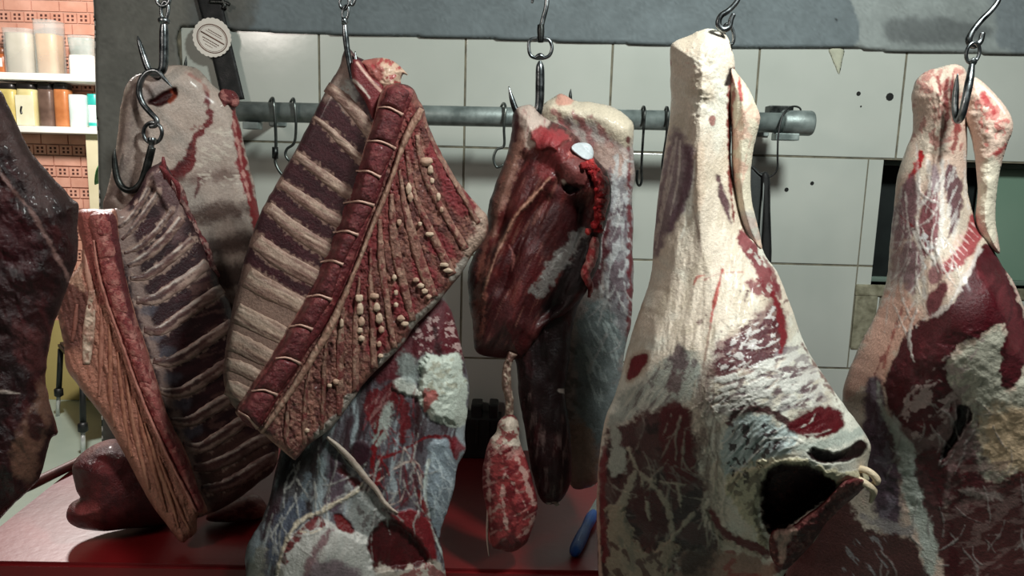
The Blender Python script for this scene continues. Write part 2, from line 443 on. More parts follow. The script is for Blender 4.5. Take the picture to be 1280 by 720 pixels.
band_out = [(226, 34), (300, 39), (400, 43), (500, 46), (600, 49), (700, 53), (800, 56), (880, 60), (930, 61), (1000, 61), (1060, 60), (1075, 61), (1110, 65), (1200, 67), (1290, 69), (1400, 72), (1400, -60), (900, -60), (500, -60), (112, -60), (114, -40), (116, -15), (117, 10), (118, 30), (119, 100), (122, 180), (124, 262), (126, 420), (128, 600), (134, 640), (200, 640), (222, 600), (225, 400), (226, 200), (226, 80)]
pp = Paint((104, 113, 116), 5)
pp.blob([(110, -70), (300, -70), (296, 30), (232, 48), (232, 700), (100, 700)], (106, 105, 99), 1, 5, 3)
pp.blob([(240, -60), (320, -60), (318, 30), (270, 33), (236, 30)], (90, 90, 86), .8, 8, 6)
pp.blob([(1076, -70), (1420, -70), (1420, 80), (1040, 80), (1066, 58), (1075, 34)], (140, 146, 144), 1, 1.5, 1)
pp.blob([(1110, 25), (1180, 22), (1240, 40), (1200, 55), (1115, 50)], (96, 100, 100), .85, 6, 4, 12)
pp.blob([(1240, -70), (1420, -70), (1420, 80), (1262, 64), (1246, 30)], (112, 120, 124), .8, 4, 3)
pp.strip([(1045, 24, 1.5), (1046, 26, 1.5)], (30, 34, 36), 1, .8, .8)
pp.strip([(150, 140, .6), (190, 132, .5), (226, 136, .5)], (80, 80, 78), .8, .6, .5)
sl = Slab(WallFrame(WY), [tuple(p) for p in band_out], .012, 3, pp, plaster, 'trim_1', None, step=3, back=.1, n=2, rag=.8, rs=7)
tag(sl.obj, kind='structure')
# chips and drill holes in the tiles are shallow dark pits; a lump of set plaster runs down below the band
bm = bmesh.new()
for px, py, r in ((1073, 117, .005), (1112, 121, .009), (1076, 133, .002), (1015, 229, .0045), (983, 237, .005), (1098, 118, .0)):
    if r:
        c = atY(px, py, WY)
        bm_lathe(bm, [(r*1.0, -.0012), (r*.9, .0), (r*.3, .0006)], (c[0], c[1], c[2]), 9, 'y')
hol = noisy('dark_drill_hole', (16, 17, 17), (30, 30, 28), 60, .9)
o = link_bm('trim_2', bm, hol, smooth=False); tag(o, kind='structure')
pd = Paint((176, 176, 156), 3)
sl = Slab(WallFrame(WY), [(1036, 61), (1055, 61), (1053, 75), (1049, 93), (1044, 84), (1040, 74)], .004, 4, pd, plaster, 'trim_3', None, step=1.5, back=.1, n=3, rag=.6)
tag(sl.obj, kind='structure')
# opening on the right with a dark recess and a green pane --------------
bm = bmesh.new()
dk = noisy('dark_recess', (14, 18, 18), (36, 44, 42), 6, .5)
grn = noisy('green_glass_panel', (112, 140, 122), (126, 152, 134), 3, .2, 0, 0)
stone = noisy('mortar_sill', (104, 100, 80), (150, 146, 124), 50, .9, 0, .6, 60)
fr = noisy('green_alu_frame', (120, 140, 128), (132, 150, 138), 10, .35, .3)
bm_box(bm, (ox0-.005, WY+.10, oz0-.005), (ox1+.005, WY+.13, oz1+.005), .002)
win = link_bm('window_1', bm, dk, smooth=False); tag(win, kind='structure')
gx0 = atY(1226, 270, WY+.06)[0]
bm = bmesh.new(); bm_box(bm, (gx0, WY+.055, oz0+.012), (ox1, WY+.062, oz1-.012), .002)
link_bm('pane', bm, grn, win, False)
bm = bmesh.new()
bm_box(bm, (gx0-.012, WY+.05, oz0), (gx0, WY+.07, oz1), .003)
bm_box(bm, (ox0, WY+.05, oz1-.012), (ox1, WY+.07, oz1), .003); bm_box(bm, (ox0, WY+.05, oz0), (ox1, WY+.07, oz0+.012), .003)
link_bm('window_frame', bm, fr, win, False)
bm = bmesh.new()
bm_box(bm, (ox0-.036, WY-.004, oz0-.028), (ox1, WY+.10, oz0), .004)
bm_box(bm, (ox0-.034, WY-.003, oz0-.16), (ox0+.02, WY+.01, oz0-.026), .004)
o = link_bm('window_sill', bm, stone, win, False)
# ------------------------------------------------------------------ counter
CZ = atY(600, 560, WY)[2]
red = None
def counter_mat():
    mt, nt, b = nodes('red_painted_counter')
    tc = nt.nodes.new('ShaderNodeTexCoord'); n = nt.nodes.new('ShaderNodeTexNoise'); n.inputs['Scale'].default_value = 4.5; n.inputs['Detail'].default_value = 7
    lk(nt, tc.outputs['Object'], n.inputs['Vector'])
    r = nt.nodes.new('ShaderNodeValToRGB'); r.color_ramp.elements[0].color = l4((88, 10, 14)); r.color_ramp.elements[1].color = l4((118, 14, 18))
    r.color_ramp.elements[0].position = .3; r.color_ramp.elements[1].position = .7
    lk(nt, n.outputs['Fac'], r.inputs['Fac']); lk(nt, r.outputs['Color'], b.inputs['Base Color'])
    mr = nt.nodes.new('ShaderNodeMapRange'); mr.inputs['To Min'].default_value = .3; mr.inputs['To Max'].default_value = .52
    lk(nt, n.outputs['Fac'], mr.inputs['Value']); lk(nt, mr.outputs['Result'], b.inputs['Roughness'])
    b.inputs['Specular IOR Level'].default_value = .6
    bp = nt.nodes.new('ShaderNodeBump'); bp.inputs['Strength'].default_value = .12; bp.inputs['Distance'].default_value = .003
    n2 = nt.nodes.new('ShaderNodeTexNoise'); n2.inputs['Scale'].default_value = 60; lk(nt, tc.outputs['Object'], n2.inputs['Vector'])
    lk(nt, n2.outputs['Fac'], bp.inputs['Height']); lk(nt, bp.outputs['Normal'], b.inputs['Normal'])
    return mt
red = counter_mat()
fa = atZ(100, 705, CZ); fb = atZ(660, 714, CZ); la = atZ(0, 655, CZ); lb = atZ(105, 572, CZ)
def isect(p, q, r, s):
    d1 = q-p; d2 = s-r; t = ((r[0]-p[0])*d2[1]-(r[1]-p[1])*d2[0])/(d1[0]*d2[1]-d1[1]*d2[0]); return p+d1*t
c0 = isect(fa, fb, la, lb); dl = lb-la; tb = (WY-.003-la[1])/dl[1]; c3 = la+dl*tb
c1 = fa+(fb-fa)*((1.7-fa[0])/(fb-fa)[0]); c2 = np.array([1.7, WY-.003, CZ])
def prism(bm, pts, z0, z1, bev=.006):
    lo = [bm.verts.new((p[0], p[1], z0)) for p in pts]; hi = [bm.verts.new((p[0], p[1], z1)) for p in pts]
    bm.faces.new(lo[::-1]); bm.faces.new(hi)
    for i in range(len(pts)): bm.faces.new((lo[i], lo[(i+1) % len(pts)], hi[(i+1) % len(pts)], hi[i]))
    if bev: bmesh.ops.bevel(bm, geom=bm.edges[:], offset=bev, segments=2, affect='EDGES')
cnt = empty('counter', ((c0+c2)/2*[1, 1, 0]), 'long red-painted butcher counter below the hanging meat', 'counter')
bm = bmesh.new(); prism(bm, [c0, c1, c2, c3], CZ-.05, CZ); link_bm('counter_top', bm, red, cnt, False)
bm = bmesh.new(); ins = np.array([.03, .035, 0]); prism(bm, [c0+[.08, .04, 0], c1+[0, .035, 0], c2, c3+[.06, 0, 0]], 0, CZ-.0505, 0); link_bm('counter_base', bm, red, cnt, False)
# ------------------------------------------------------------------ floor and the room behind, seen past the end of the wall
flm = noisy('pale_green_floor', (150, 166, 154), (168, 182, 170), 2.2, .35, 0, .05, 30)
bm = bmesh.new(); bm_box(bm, (-6.2, -1.5, -.04), (2.6, 4.9, 0)); o = link_bm('floor', bm, flm, smooth=False); tag(o, kind='structure')
BY = 4.75
def brick_mats():
    r = noisy('clay_brick', (196, 140, 118), (222, 168, 146), 6, .9, 0, .4, 40)
    m_ = noisy('brick_mortar', (180, 140, 122), (198, 160, 142), 12, .95)
    h_ = noisy('brick_hole', (70, 40, 34), (96, 56, 46), 12, .95)
    return r, m_, h_
brm, mortar, holem = brick_mats()
def brick(bm, lo, hi): bm_box(bm, lo, hi, 0, 0)
bm = bmesh.new()
bx0, bx1 = -6.2, -1.7
zt = 2.95; zb = atY(70, 400, BY)[2]
bm_box(bm, (bx0, BY+.012, zb), (bx1, BY+.15, zt), 0, 1)
z = zt; row = 0
while z > zb+.03:
    if row % 2 == 0:
        x = bx0+(row % 4)*.05
        while x < bx1-.02:
            brick(bm, (x+.004, BY, z-.064), (min(x+.168, bx1), BY+.03, z-.005)); x += .172
    else:
        x = bx0+(row % 3)*.03
        while x < bx1-.02:
            brick(bm, (x+.003, BY, z-.064), (min(x+.077, bx1), BY+.03, z-.005))
            for hx in (.026, .054):
                for hz in (.023, .046):
                    bm_box(bm, (x+hx-.007, BY-.0012, z-hz-.007), (x+hx+.007, BY+.004, z-hz+.007), 0, 2)
            x += .082
    z -= .067; row += 1
o = link_bm('wall_far', bm, [brm, mortar, holem], smooth=False); tag(o, kind='structure')
yel = noisy('yellow_wall_paint', (176, 158, 96), (188, 170, 108), 3, .7)
bm = bmesh.new(); bm_box(bm, (bx0, BY-.01, 0), (bx1, BY+.15, zb-.002), .002); o = link_bm('trim_4', bm, yel, smooth=False); tag(o, kind='structure')
# pale door jamb beside the wall end
jm = noisy('cream_jamb', (206, 196, 160), (220, 210, 176), 5, .5)
ja = atY(121.5, 240, 4.6); bm = bmesh.new(); bm_box(bm, (ja[0]-.03, 4.56, 0), (ja[0]+.12, 4.66, atY(120, 160, 4.6)[2]), .004); o = link_bm('trim_5', bm, jm, smooth=False); tag(o, kind='structure')
# ------------------------------------------------------------------ shelves and jars of the room behind
white = noisy('white_shelf_paint', (236, 236, 228), (246, 246, 240), 5, .5)
SY = 4.52
def bxpx(bm, x0, y0, x1, y1, Y, dep, bev=.004):
    a = atY(x0, y1, Y); b = atY(x1, y0, Y); bm_box(bm, (a[0], Y, a[2]), (b[0], Y+dep, b[2]), bev)
shz = []
for (y0, y1), lab in (((92, 101), 'upper white wall shelf on the brick wall carrying tall clear canisters'), ((158, 166), 'lower white wall shelf on the brick wall carrying black-lidded jars')):
    a = atY(60, y1, SY); b = atY(60, y0, SY); shz.append(b[2])
    bm = bmesh.new(); bm_box(bm, (-4.6, SY-.02, a[2]), (-2.05, BY-.012, b[2]), .004)
    tag(link_bm('wall_shelf', bm, white, smooth=False), lab, 'shelf', 'white shelves on the brick wall')
def content(name, c1, c2, rough=.35): return noisy(name, c1, c2, 14, rough, spec=.6)
clear = noisy('clear_plastic', (214, 226, 222), (228, 236, 232), 5, .12, alpha=.32)
blid = content('black_lid', (20, 18, 18), (34, 30, 30))
def onshelf(px, k): return atY(px, 130, SY+.09)[0], SY+.09, shz[k]
PX = (SY+.09)/924
def jar(name, x0, x1, ytop, k, mat, lab, cat, grp=None, lid=None, lidh=.035, sq=5, extra=None):
    cx = (x0+x1)/2; X, Y, Z = onshelf(cx, k); r = (x1-x0)*PX/2*.97; H = (atY(cx, ytop, Y)[2]-Z)
    t = empty(name, (X, Y, Z), lab, cat, grp); hl = lidh if lid else 0
    bm = bmesh.new(); h = H-hl
    bm_lathe(bm, [(r*.9, .0), (r, .008), (r, h-.02), (r*.96, h)], (X, Y, Z), 24, 'z', sq); link_bm('body', bm, mat, t)
    if lid:
        bm = bmesh.new(); bm_lathe(bm, [(r*.95, h+.0005), (r*.99, h+.004), (r*.99, H-.005), (r*.94, H)], (X, Y, Z), 24, 'z', sq); link_bm('lid', bm, lid, t)
    return t, X, Y, Z, r, H
def canister(x0, x1, ytop, yfill, mat, lab):
    cx = (x0+x1)/2; X, Y, Z = onshelf(cx, 0); r = (x1-x0)*PX/2; H = atY(cx, ytop, Y)[2]-Z; hf = atY(cx, yfill, Y)[2]-Z
    t = empty('storage_canister', (X, Y, Z), lab, 'canister', 'clear canisters on the upper shelf')
    bm = bmesh.new(); bm_lathe(bm, [(r*.86, .004), (r*.9, hf-.01), (r*.88, hf)], (X, Y, Z), 24, 'z', 6); link_bm('contents', bm, mat, t)
    bm = bmesh.new(); bm_lathe(bm, [(r*.93, 0), (r, .01), (r, H-.01), (r*1.03, H)], (X, Y, Z), 24, 'z', 6); link_bm('clear_wall', bm, clear, t)
canister(18, 52, 38, 43, content('pale_flour', (212, 196, 172), (228, 212, 190)), 'tall clear canister of pale grey-beige contents, the wider one on the upper shelf')
canister(54, 81, 27, 44, content('peach_grain', (228, 178, 128), (240, 198, 150)), 'tall clear canister of peach-coloured contents, the narrower one on the upper shelf')
wht = content('white_plastic', (236, 236, 230), (248, 248, 244))
t, X, Y, Z, r, H = jar('food_tub', 95, 126, 71, 0, wht, 'white plastic tub at the right end of the upper shelf', 'tub')
t2 = empty('clear_box', (X, Y, Z+H), 'clear plastic box stacked on the white tub', 'box')
bm = bmesh.new(); bm_lathe(bm, [(r*.88, .001), (r*.98, .09), (r*.98, .1)], (X, Y, Z+H), 24, 'z', 6); link_bm('body', bm, noisy('hazy_plastic', (190, 204, 196), (216, 224, 218), 20, .2, alpha=.6), t2)
bm = bmesh.new(); bm_lathe(bm, [(r*1.0, .1005), (r*1.02, .112), (r*.9, .116)], (X, Y, Z+H), 24, 'z', 6); link_bm('lid', bm, clear, t2)
t, X, Y, Z, r, H = jar('amber_jar', -4, 17, 61, 0, content('amber', (160, 84, 44), (196, 116, 66)), 'squat amber jar with a white label at the left end of the upper shelf', 'jar', None, content('amber_lid', (110, 62, 40), (140, 84, 52)))
bm = bmesh.new(); bm_box(bm, (X-r*.7, Y-r*1.02, Z+H*.25), (X+r*.7, Y-r*.97, Z+H*.6), .001); link_bm('jar_label', bm, wht, t, False)
J = 'black-lidded jars on the lower shelf'
jar('spice_jar', 2, 26, 105, 1, content('yellow_pasta', (196, 176, 104), (214, 196, 124)), 'black-lidded jar of yellow contents, leftmost on the lower shelf', 'jar', J, blid)
t, X, Y, Z, r, H = jar('spice_jar', 26.5, 50, 105, 1, content('cream_pasta', (214, 200, 140), (226, 214, 160)), 'black-lidded jar with a big cream label on the lower shelf', 'jar', J, blid)
bm = bmesh.new(); bm_box(bm, (X-r*.96, Y-r*1.03, Z+.004), (X+r*.96, Y-r*.985, Z+H*.72), .001); lb_ = link_bm('jar_label', bm, content('cream_card', (226, 222, 188), (236, 232, 204)), t, False)
bm = bmesh.new(); bm_tube(bm, [(X-r*.35, Y-r*1.04, Z+H*.28), (X-r*.42, Y-r*1.04, Z+H*.36), (X-r*.3, Y-r*1.04, Z+H*.46)], .006, 6); link_bm('printed_mark', bm, blid, lb_)
jar('spice_jar', 51.5, 70, 105, 1, content('dark_beans', (92, 72, 62), (120, 96, 84)), 'black-lidded jar of dark brown contents on the lower shelf', 'jar', J, blid)
jar('spice_jar', 71, 88.5, 105, 1, content('orange_lentils', (178, 108, 62), (200, 130, 80)), 'black-lidded jar of orange-brown contents on the lower shelf', 'jar', J, blid)
jar('white_carton', 89.5, 110, 119, 1, content('white_card', (214, 230, 222), (228, 240, 234)), 'plain white carton beside the teal-capped bottle', 'carton', None, None)
t, X, Y, Z, r, H = jar('cleaning_bottle', 111, 125, 118, 1, content('pale_bottle', (206, 232, 226), (222, 242, 236)), 'white bottle with a teal cap at the right end of the lower shelf', 'bottle', None, content('teal_cap', (40, 170, 160), (62, 190, 178)), .065, 3)
bm = bmesh.new(); bm_lathe(bm, [(r*1.01, .012), (r*1.02, .014), (r*1.02, .03), (r*1.01, .032)], (X, Y, Z), 24, 'z', 3); link_bm('teal_band', bm, bpy.data.materials['teal_cap'], t)
# leaf beside the jamb
lp = Paint((96, 150, 92), 3); lp.strip([(121, 226, .7), (126, 205, .5)], (150, 186, 132), 1, .5, .4)
fl = flesh('leaf_tissue', .4, .2, 60, vary=.15)
lf = Frame(124, 215, 2.6)
pot = atZ(70, 505, 0)
pl = empty('potted_plant', (lf.O[0]+.05, 2.6, 0), 'house plant whose green leaf shows beside the cream door jamb', 'plant')
Slab(lf, [(118, 230), (119, 216), (123, 206), (129, 200), (140, 204), (141, 218), (132, 226), (122, 230)], .01, 6, lp, fl, 'leaf', pl, step=1, back=.4)
bm = bmesh.new(); bm_tube(bm, [(lf.O[0]+.05, 2.6, .25), (lf.O[0]+.09, 2.61, .9), (lf.O[0]+.05, 2.6, lf.O[2]-.05)], .008, 8); link_bm('stem', bm, noisy('plant_stem', (80, 110, 60), (100, 130, 74), 10, .6), pl)
bm = bmesh.new(); bm_lathe(bm, [(.09, 0), (.1, .01), (.13, .26), (.14, .28), (.12, .28), (.11, .25)], (lf.O[0]+.05, 2.6, 0), 24); link_bm('pot', bm, noisy('clay_pot', (150, 90, 64), (170, 106, 78), 10, .8), pl)
# ------------------------------------------------------------------ chair standing on the floor behind the counter
chrome = noisy('chrome', (206, 210, 208), (230, 232, 230), 20, .2, .5)
blk = noisy('black_plastic', (16, 17, 17), (30, 31, 31), 40, .45, 0, .1, 150)
f1 = atZ(72, 520, 0); f2 = atZ(104, 571, 0)
e1 = f2-f1; e1 = e1/np.linalg.norm(e1); e2 = np.array([-e1[1], e1[0], 0]); e2 = e2 if e2[0] > 0 else -e2
e2 = e2*.42
dist = np.linalg.norm(f2-f1)
ch = empty('chair', (f1+f2)/2+e2/2, 'black chair with chrome-tipped legs on the green floor beyond the counter', 'chair')
sc_ = (f1+f2)/2+e2/2
feet = [f1, f2, f1+e2, f2+e2]
for ft in feet:
    top = ft+(sc_-ft)*.16+np.array([0, 0, .44]); mid = ft+(top-ft)*.42
    bm = bmesh.new(); bm_tube(bm, [ft+(top-ft)*.36, top], .016, 10, sub=1); lg = link_bm('leg', bm, blk, ch)
    bm = bmesh.new(); bm_tube(bm, [ft, ft+(top-ft)*.385], .012, 10, sub=1); link_bm('chrome_tip', bm, chrome, lg)
    bm = bmesh.new(); a = ft+(top-ft)*.36; bm_lathe(bm, [(.012, -.03), (.026, -.02), (.026, .02), (.012, .03)], a, 12); link_bm('joint', bm, blk, lg)
bm = bmesh.new()
cs = [sc_+(f-sc_)*.9 for f in (f1, f2, f2+e2, f1+e2)]
prism(bm, cs, .44, .48, .012); link_bm('seat', bm, blk, ch, False)
bm = bmesh.new(); prism(bm, [cs[2], cs[3], cs[3]-e2*.08, cs[2]-e2*.08], .62, .92, .008)
for q in (cs[2]-e2*.04+(cs[3]-cs[2])*.1, cs[3]-e2*.04+(cs[2]-cs[3])*.1): bm_tube(bm, [q+[0, 0, .47], q+[0, 0, .64]], .013, 8, sub=1)
link_bm('backrest', bm, blk, ch, False)
# ------------------------------------------------------------------ steel pipe rail in front of the tiles
RY = 1.58
def P3(pts, Y): return [atY(p[0], p[1], Y if len(p) < 3 else Y+p[2]) for p in pts]
pa, pb = P3([(196, 137.2), (1000, 154)], RY)
rail = empty('pipe_rail', (pa+pb)/2, 'galvanised steel pipe rail running along the tiled wall behind the meat', 'rail')
bm = bmesh.new(); bm_tube(bm, [pa, pb], .0205, 24, sub=1); link_bm('pipe', bm, steel, rail)
ca, cb = P3([(976, 153.3), (1015, 154.3)], RY)
dv = (cb-ca)/np.linalg.norm(cb-ca)
bm = bmesh.new(); bm_tube(bm, [ca, ca+dv*.001, ca+dv*.004, cb-dv*.004, cb-dv*.0005, cb], [.020, .0235, .0258, .0258, .024, .021], 28, sub=1); link_bm('end_cap', bm, steel, rail)
for px0, px1 in ((968, 996), (306, 326)):
    a = atY(px0, 160, RY); b = atY(px1, 176, RY); zc = pa[2]+(pb[2]-pa[2])*((a[0]+b[0])/2-pa[0])/(pb[0]-pa[0])
    bm = bmesh.new(); bm_box(bm, (a[0], RY-.014, zc-.036), (b[0], RY+.016, zc-.0215), .002)
    bm_box(bm, (a[0]+.004, RY+.012, zc-.03), (b[0]-.004, RY+.026, zc+.012), .002)
    xm = (a[0]+b[0])/2; bm_box(bm, (xm-.008, RY+.022, zc-.008), (xm+.008, WY+.004, zc+.008), .002); bm_box(bm, (xm-.02, WY-.006, zc-.02), (xm+.02, WY+.003, zc+.02), .002)
    link_bm('bracket', bm, steel, rail, False)
# ------------------------------------------------------------------ wire hooks on the rail
def wire_hook(paths, r, lab, mat=darksteel, sleeve=None, Y=RY):
    o0 = atY(paths[0][0][0], paths[0][0][1], Y)
    t = empty('rail_hook', o0, lab, 'hook', 'small hooks on the pipe rail')
    for p in paths:
        bm = bmesh.new(); bm_tube(bm, P3(p, Y), r, 10, sub=6); link_bm('wire', bm, mat, t)
    if sleeve:
        bm = bmesh.new(); bm_tube(bm, P3(sleeve, Y), r*2, 12, sub=1); link_bm('sleeve', bm, darksteel, t)
    return t
gr = noisy('grey_hook_wire', (84, 90, 88), (128, 134, 130), 40, .35, .9)
f_ = -.028; bk_ = .028
wire_hook([[(335, 150, bk_), (336, 132, bk_), (340, 123, 0), (342, 127, f_), (344, 152, f_), (345, 180, f_*.8), (344, 200, f_*.6), (348, 212, f_*.6), (356, 222, f_*.6)]], .0032, 'grey wire hook with a dark sleeve, leftmost on the pipe rail', gr, [(344, 184, f_*.75), (344, 198, f_*.65)])
wire_hook([[(361, 150, bk_), (362, 132, bk_), (366, 123.5, 0), (368, 128, f_), (370, 155, f_), (368, 178, f_*.8), (359, 186, f_*.7), (357, 194, f_*.7), (362, 201, f_*.7), (369, 200, f_*.7)]], .0028, 'grey wire hook with an open curl, second from the left on the pipe rail', gr)
wire_hook([[(622, 155, bk_), (624, 140, bk_), (629, 129.5, 0), (632, 135, f_), (630, 160, f_), (630, 182, f_*.8), (621, 187, f_*.7), (617, 198, f_*.7), (621, 209, f_*.7), (629, 206, f_*.7)]], .0028, 'thin hook with an open curl on the rail beside the dark shoulder', gr)
wire_hook([[(800, 160, bk_), (801, 143, bk_), (804, 133.5, 0), (806, 139, f_), (804, 170, f_), (802, 205, f_*.9), (802, 226, f_*.9), (799, 232, f_*.9), (796, 226, f_*.9), (797, 212, f_*.9)]], .0026, 'thin black J-shaped hook hanging between the shoulder and the pale hind leg', darksteel)
wire_hook([[(829, 160, bk_), (830, 144, bk_), (833, 134, 0), (835, 140, f_), (833, 170, f_), (828, 205, f_*.9), (831, 218, f_*.9), (838, 214, f_*.9)]], .0026, 'thin black hook on the rail half hidden by the pale hind leg', darksteel)
wire_hook([[(700, 160, bk_), (701, 146, bk_), (704, 134.5, 0), (706, 137, f_), (704, 158, f_*1.6), (707, 172, f_*2.4), (712, 166, f_*3), (713, 140, f_*3.2), (713, 124, f_*3.2)]], .0034, 'dark hook whose point pokes up above the fat edge of the pale slab', darksteel)
bm = bmesh.new(); bm_tube(bm, P3([(713, 126, f_*3.2), (713, 118, f_*3.2), (713.5, 111, f_*3.2)], RY), [.0036, .003, .0004], 10); link_bm('point', bm, darksteel, bpy.data.objects['rail_hook.005'])
wire_hook([[(218, 150, bk_), (219, 138, bk_), (222, 120.5, 0), (225, 125, f_*1.1), (222, 140, f_*1.6), (226, 150, f_*2.4), (230, 142, f_*3), (230, 110, f_*3.2), (231, 86, f_*3.2)]], .0034, 'dark hook whose point pokes up behind the grey flank', darksteel)
bm = bmesh.new(); bm_tube(bm, P3([(231, 88, f_*3.2), (232, 79, f_*3.2), (233, 70, f_*3.2)], RY), [.0036, .003, .0004], 10); link_bm('point', bm, darksteel, bpy.data.objects['rail_hook.006'])
wl = empty('wire_loop', atY(985, 134, RY), 'black wire looped over the end of the pipe rail and holding the black strap', 'wire')
bm = bmesh.new(); bm_tube(bm, P3([(938, 206, -.02), (950, 218, -.025), (962, 221, -.03), (971, 212, -.035), (972, 190, -.038), (973, 168, -.037), (978, 145, -.032), (988, 134, -.02), (998, 134, 0), (1001, 140, .022), (996, 155, .03)], RY), .002, 8); link_bm('wire', bm, blk, wl)
bm = bmesh.new(); bm_box(bm, tuple(atY(962, 145, RY+.025)), tuple(atY(985, 134, RY+.06)), .002); link_bm('clamp', bm, darksteel, wl, False)
# black folded strap hanging from the wire
sp = Paint((11, 11, 12), 4)
fs_ = Frame(956, 270, RY-.02, 10)
stp = empty('hanging_strap', fs_.one(956, 222), 'black folded strap hanging from the wire loop beside the pale hind leg', 'strap')
fab = flesh('black_strap_fabric', .6, .2, 400, vary=.2, coat=0)
Slab(fs_, [(936, 214), (950, 216), (954, 222), (950, 290), (952, 330), (934, 330)], .006, 5, Paint((38, 42, 42), 3), fab, 'strap_back', stp, n=3)
Slab(fs_, [(952, 219), (962, 220), (963, 260), (964, 335), (951, 335), (953, 270)], .009, 4, sp, fab, 'strap_front', stp, lift=.008, n=3)
bm = bmesh.new(); bm_tube(bm, [fs_.one(955, 222, .014), fs_.one(953, 262, .019), fs_.one(949, 330, .014)], .0015, 6); link_bm('edge_piping', bm, noisy('grey_piping', (110, 114, 112), (134, 138, 136), 20, .6), stp)
# ------------------------------------------------------------------ black band with the round tag
fb_ = WallFrame(WY-.022)
bd = empty('black_band', atY(275, 60, WY-.022), 'broad black band slanting down from the ceiling to the pipe rail', 'strap')
bo = Slab(fb_, [(236, -40), (268, -40), (286, 40), (306, 124), (278, 128), (262, 60)], .006, 4, Paint((11, 12, 13), 2), fab, 'band', bd, n=1, back=.8)
bm = bmesh.new()
for p in ([(262, 2), (280, 3), (287, 6)], [(276, -4), (281, 6), (279, 10)]): bm_tube(bm, P3(p, WY-.03), .004, 8)
link_bm('buckle', bm, darksteel, bd)
tc_ = atY(265, 47, WY-.032)
tagt = empty('round_tag', tc_, 'round white scalloped paper tag stuck on the black band', 'tag')
paper = noisy('white_paper', (222, 214, 204), (236, 228, 218), 12, .7)
ink = noisy('brown_ink', (96, 66, 54), (118, 84, 70), 40, .7)
kx = (WY-.032)/924
def tagp(a, b, h): # local tag coordinates in px, tilted
    c, s_ = math.cos(math.radians(-28)), math.sin(math.radians(-28))
    return Vector(tc_)+Vector(((a*c-b*s_)*kx, -h, (a*s_+b*c)*kx))
bm = bmesh.new(); ring0 = []; ring1 = []
for k in range(120):
    q = 2*math.pi*k/120; r = 22.5+1.0*abs(math.sin(q*12)); ring0.append(bm.verts.new(tagp(r*math.cos(q), r*.98*math.sin(q), .001))); ring1.append(bm.verts.new(tagp(r*math.cos(q), r*.98*math.sin(q), -.0015)))
bm.faces.new(ring0); bm.faces.new(ring1[::-1])
for k in range(120): bm.faces.new((ring0[k], ring0[(k+1) % 120], ring1[(k+1) % 120], ring1[k]))
link_bm('paper_disc', bm, paper, tagt, False)
bm = bmesh.new()
for rr, w in ((18.6, .55), (16.8, .22)):
    bm_tube(bm, [tagp(rr*math.cos(q)+1, rr*.86*math.sin(q)-1, .0012) for q in [2*math.pi*k/40 for k in range(40)]], w*kx, 6, closed=True, sub=1)
rnd = random.Random(4)
for yy, w, hh in ((7.5, 9, .45), (5.2, 11, .3), (1.0, 15.5, .75), (-3.5, 11, .5), (-6.2, 9, .4), (-9.5, 5, .3)):
    x = -w
    while x < w:
        ln = rnd.uniform(1.2, 2.6) if abs(yy-1) > .1 else 40
        bm_tube(bm, [tagp(x+1, yy-1, .0012), tagp(min(x+ln, w)+1, yy-1, .0012)], hh*kx, 5, sub=1); x += ln+.5
link_bm('printed_emblem', bm, ink, tagt)
# ------------------------------------------------------------------ things on the counter
def cz(px, py, h=0): return atZ(px, py, CZ+h)
kn = empty('boning_knife', cz(728, 668), 'blue-handled knife lying on the red counter behind the pale hind leg', 'knife')
blue = noisy('blue_handle_plastic', (22, 74, 150), (32, 92, 172), 30, .4, 0, .1, 200)
ha, hb, tip = cz(717, 692, .012), cz(742, 641, .013), cz(772, 590, .008)
bm = bmesh.new(); bm_tube(bm, [ha, ha+(hb-ha)*.08, ha+(hb-ha)*.35, ha+(hb-ha)*.6, ha+(hb-ha)*.85, hb], [.006, .0115, .0125, .0105, .012, .008], 14, flat=.95); link_bm('handle', bm, blue, kn)
dk_ = tip-hb; sd_ = np.array([-dk_[1], dk_[0], 0]); sd_ = sd_/np.linalg.norm(sd_)*.011
bm = bmesh.new(); prism(bm, [hb-sd_, hb+dk_*.75-sd_, tip, hb+dk_*.7+sd_, hb+sd_], CZ+.0105, CZ+.0128, .0004); link_bm('blade', bm, noisy('blade_steel', (150, 156, 154), (176, 182, 180), 20, .25, 1), kn, False)
kb = empty('black_holder', cz(600, 560), 'black notched plastic holder standing on the counter against the tiles', 'holder')
A = atY(556, 560, 1.70); B = atY(627, 520, 1.70)
bm = bmesh.new(); bm_box(bm, (A[0], 1.68, CZ), (B[0], 1.735, B[2]), .004)
for x0, x1 in ((562, 573), (589, 603), (611, 623)):
    a = atY(x0, 522, 1.70); b = atY(x1, 503, 1.70); bm_box(bm, (a[0], 1.682, a[2]-.006), (b[0], 1.733, b[2]), .005)
link_bm('body', bm, blk, kb, False)
bm = bmesh.new()
for x in (568, 580, 596, 610, 622):
    a = atY(x, 555, 1.68); b = atY(x, 525, 1.68); bm_box(bm, (a[0]-.003, 1.676, a[2]), (a[0]+.003, 1.681, b[2]), .001)
link_bm('rib', bm, blk, kb, False)
# dark wooden handle lying at the counter's left edge
wood = noisy('dark_red_wood', (72, 30, 26), (98, 46, 38), 20, .55, 0, .2, 80)
ra, rb = atZ(26, 612, CZ+.012), atZ(128, 563, CZ+.012)
bm = bmesh.new(); bm_tube(bm, [ra, ra+(rb-ra)*.1, ra+(rb-ra)*.5, rb], [.009, .0112, .0105, .0112], 12); tag(link_bm('wooden_handle', bm, wood), 'dark red wooden handle sticking out past the left edge of the counter', 'handle')
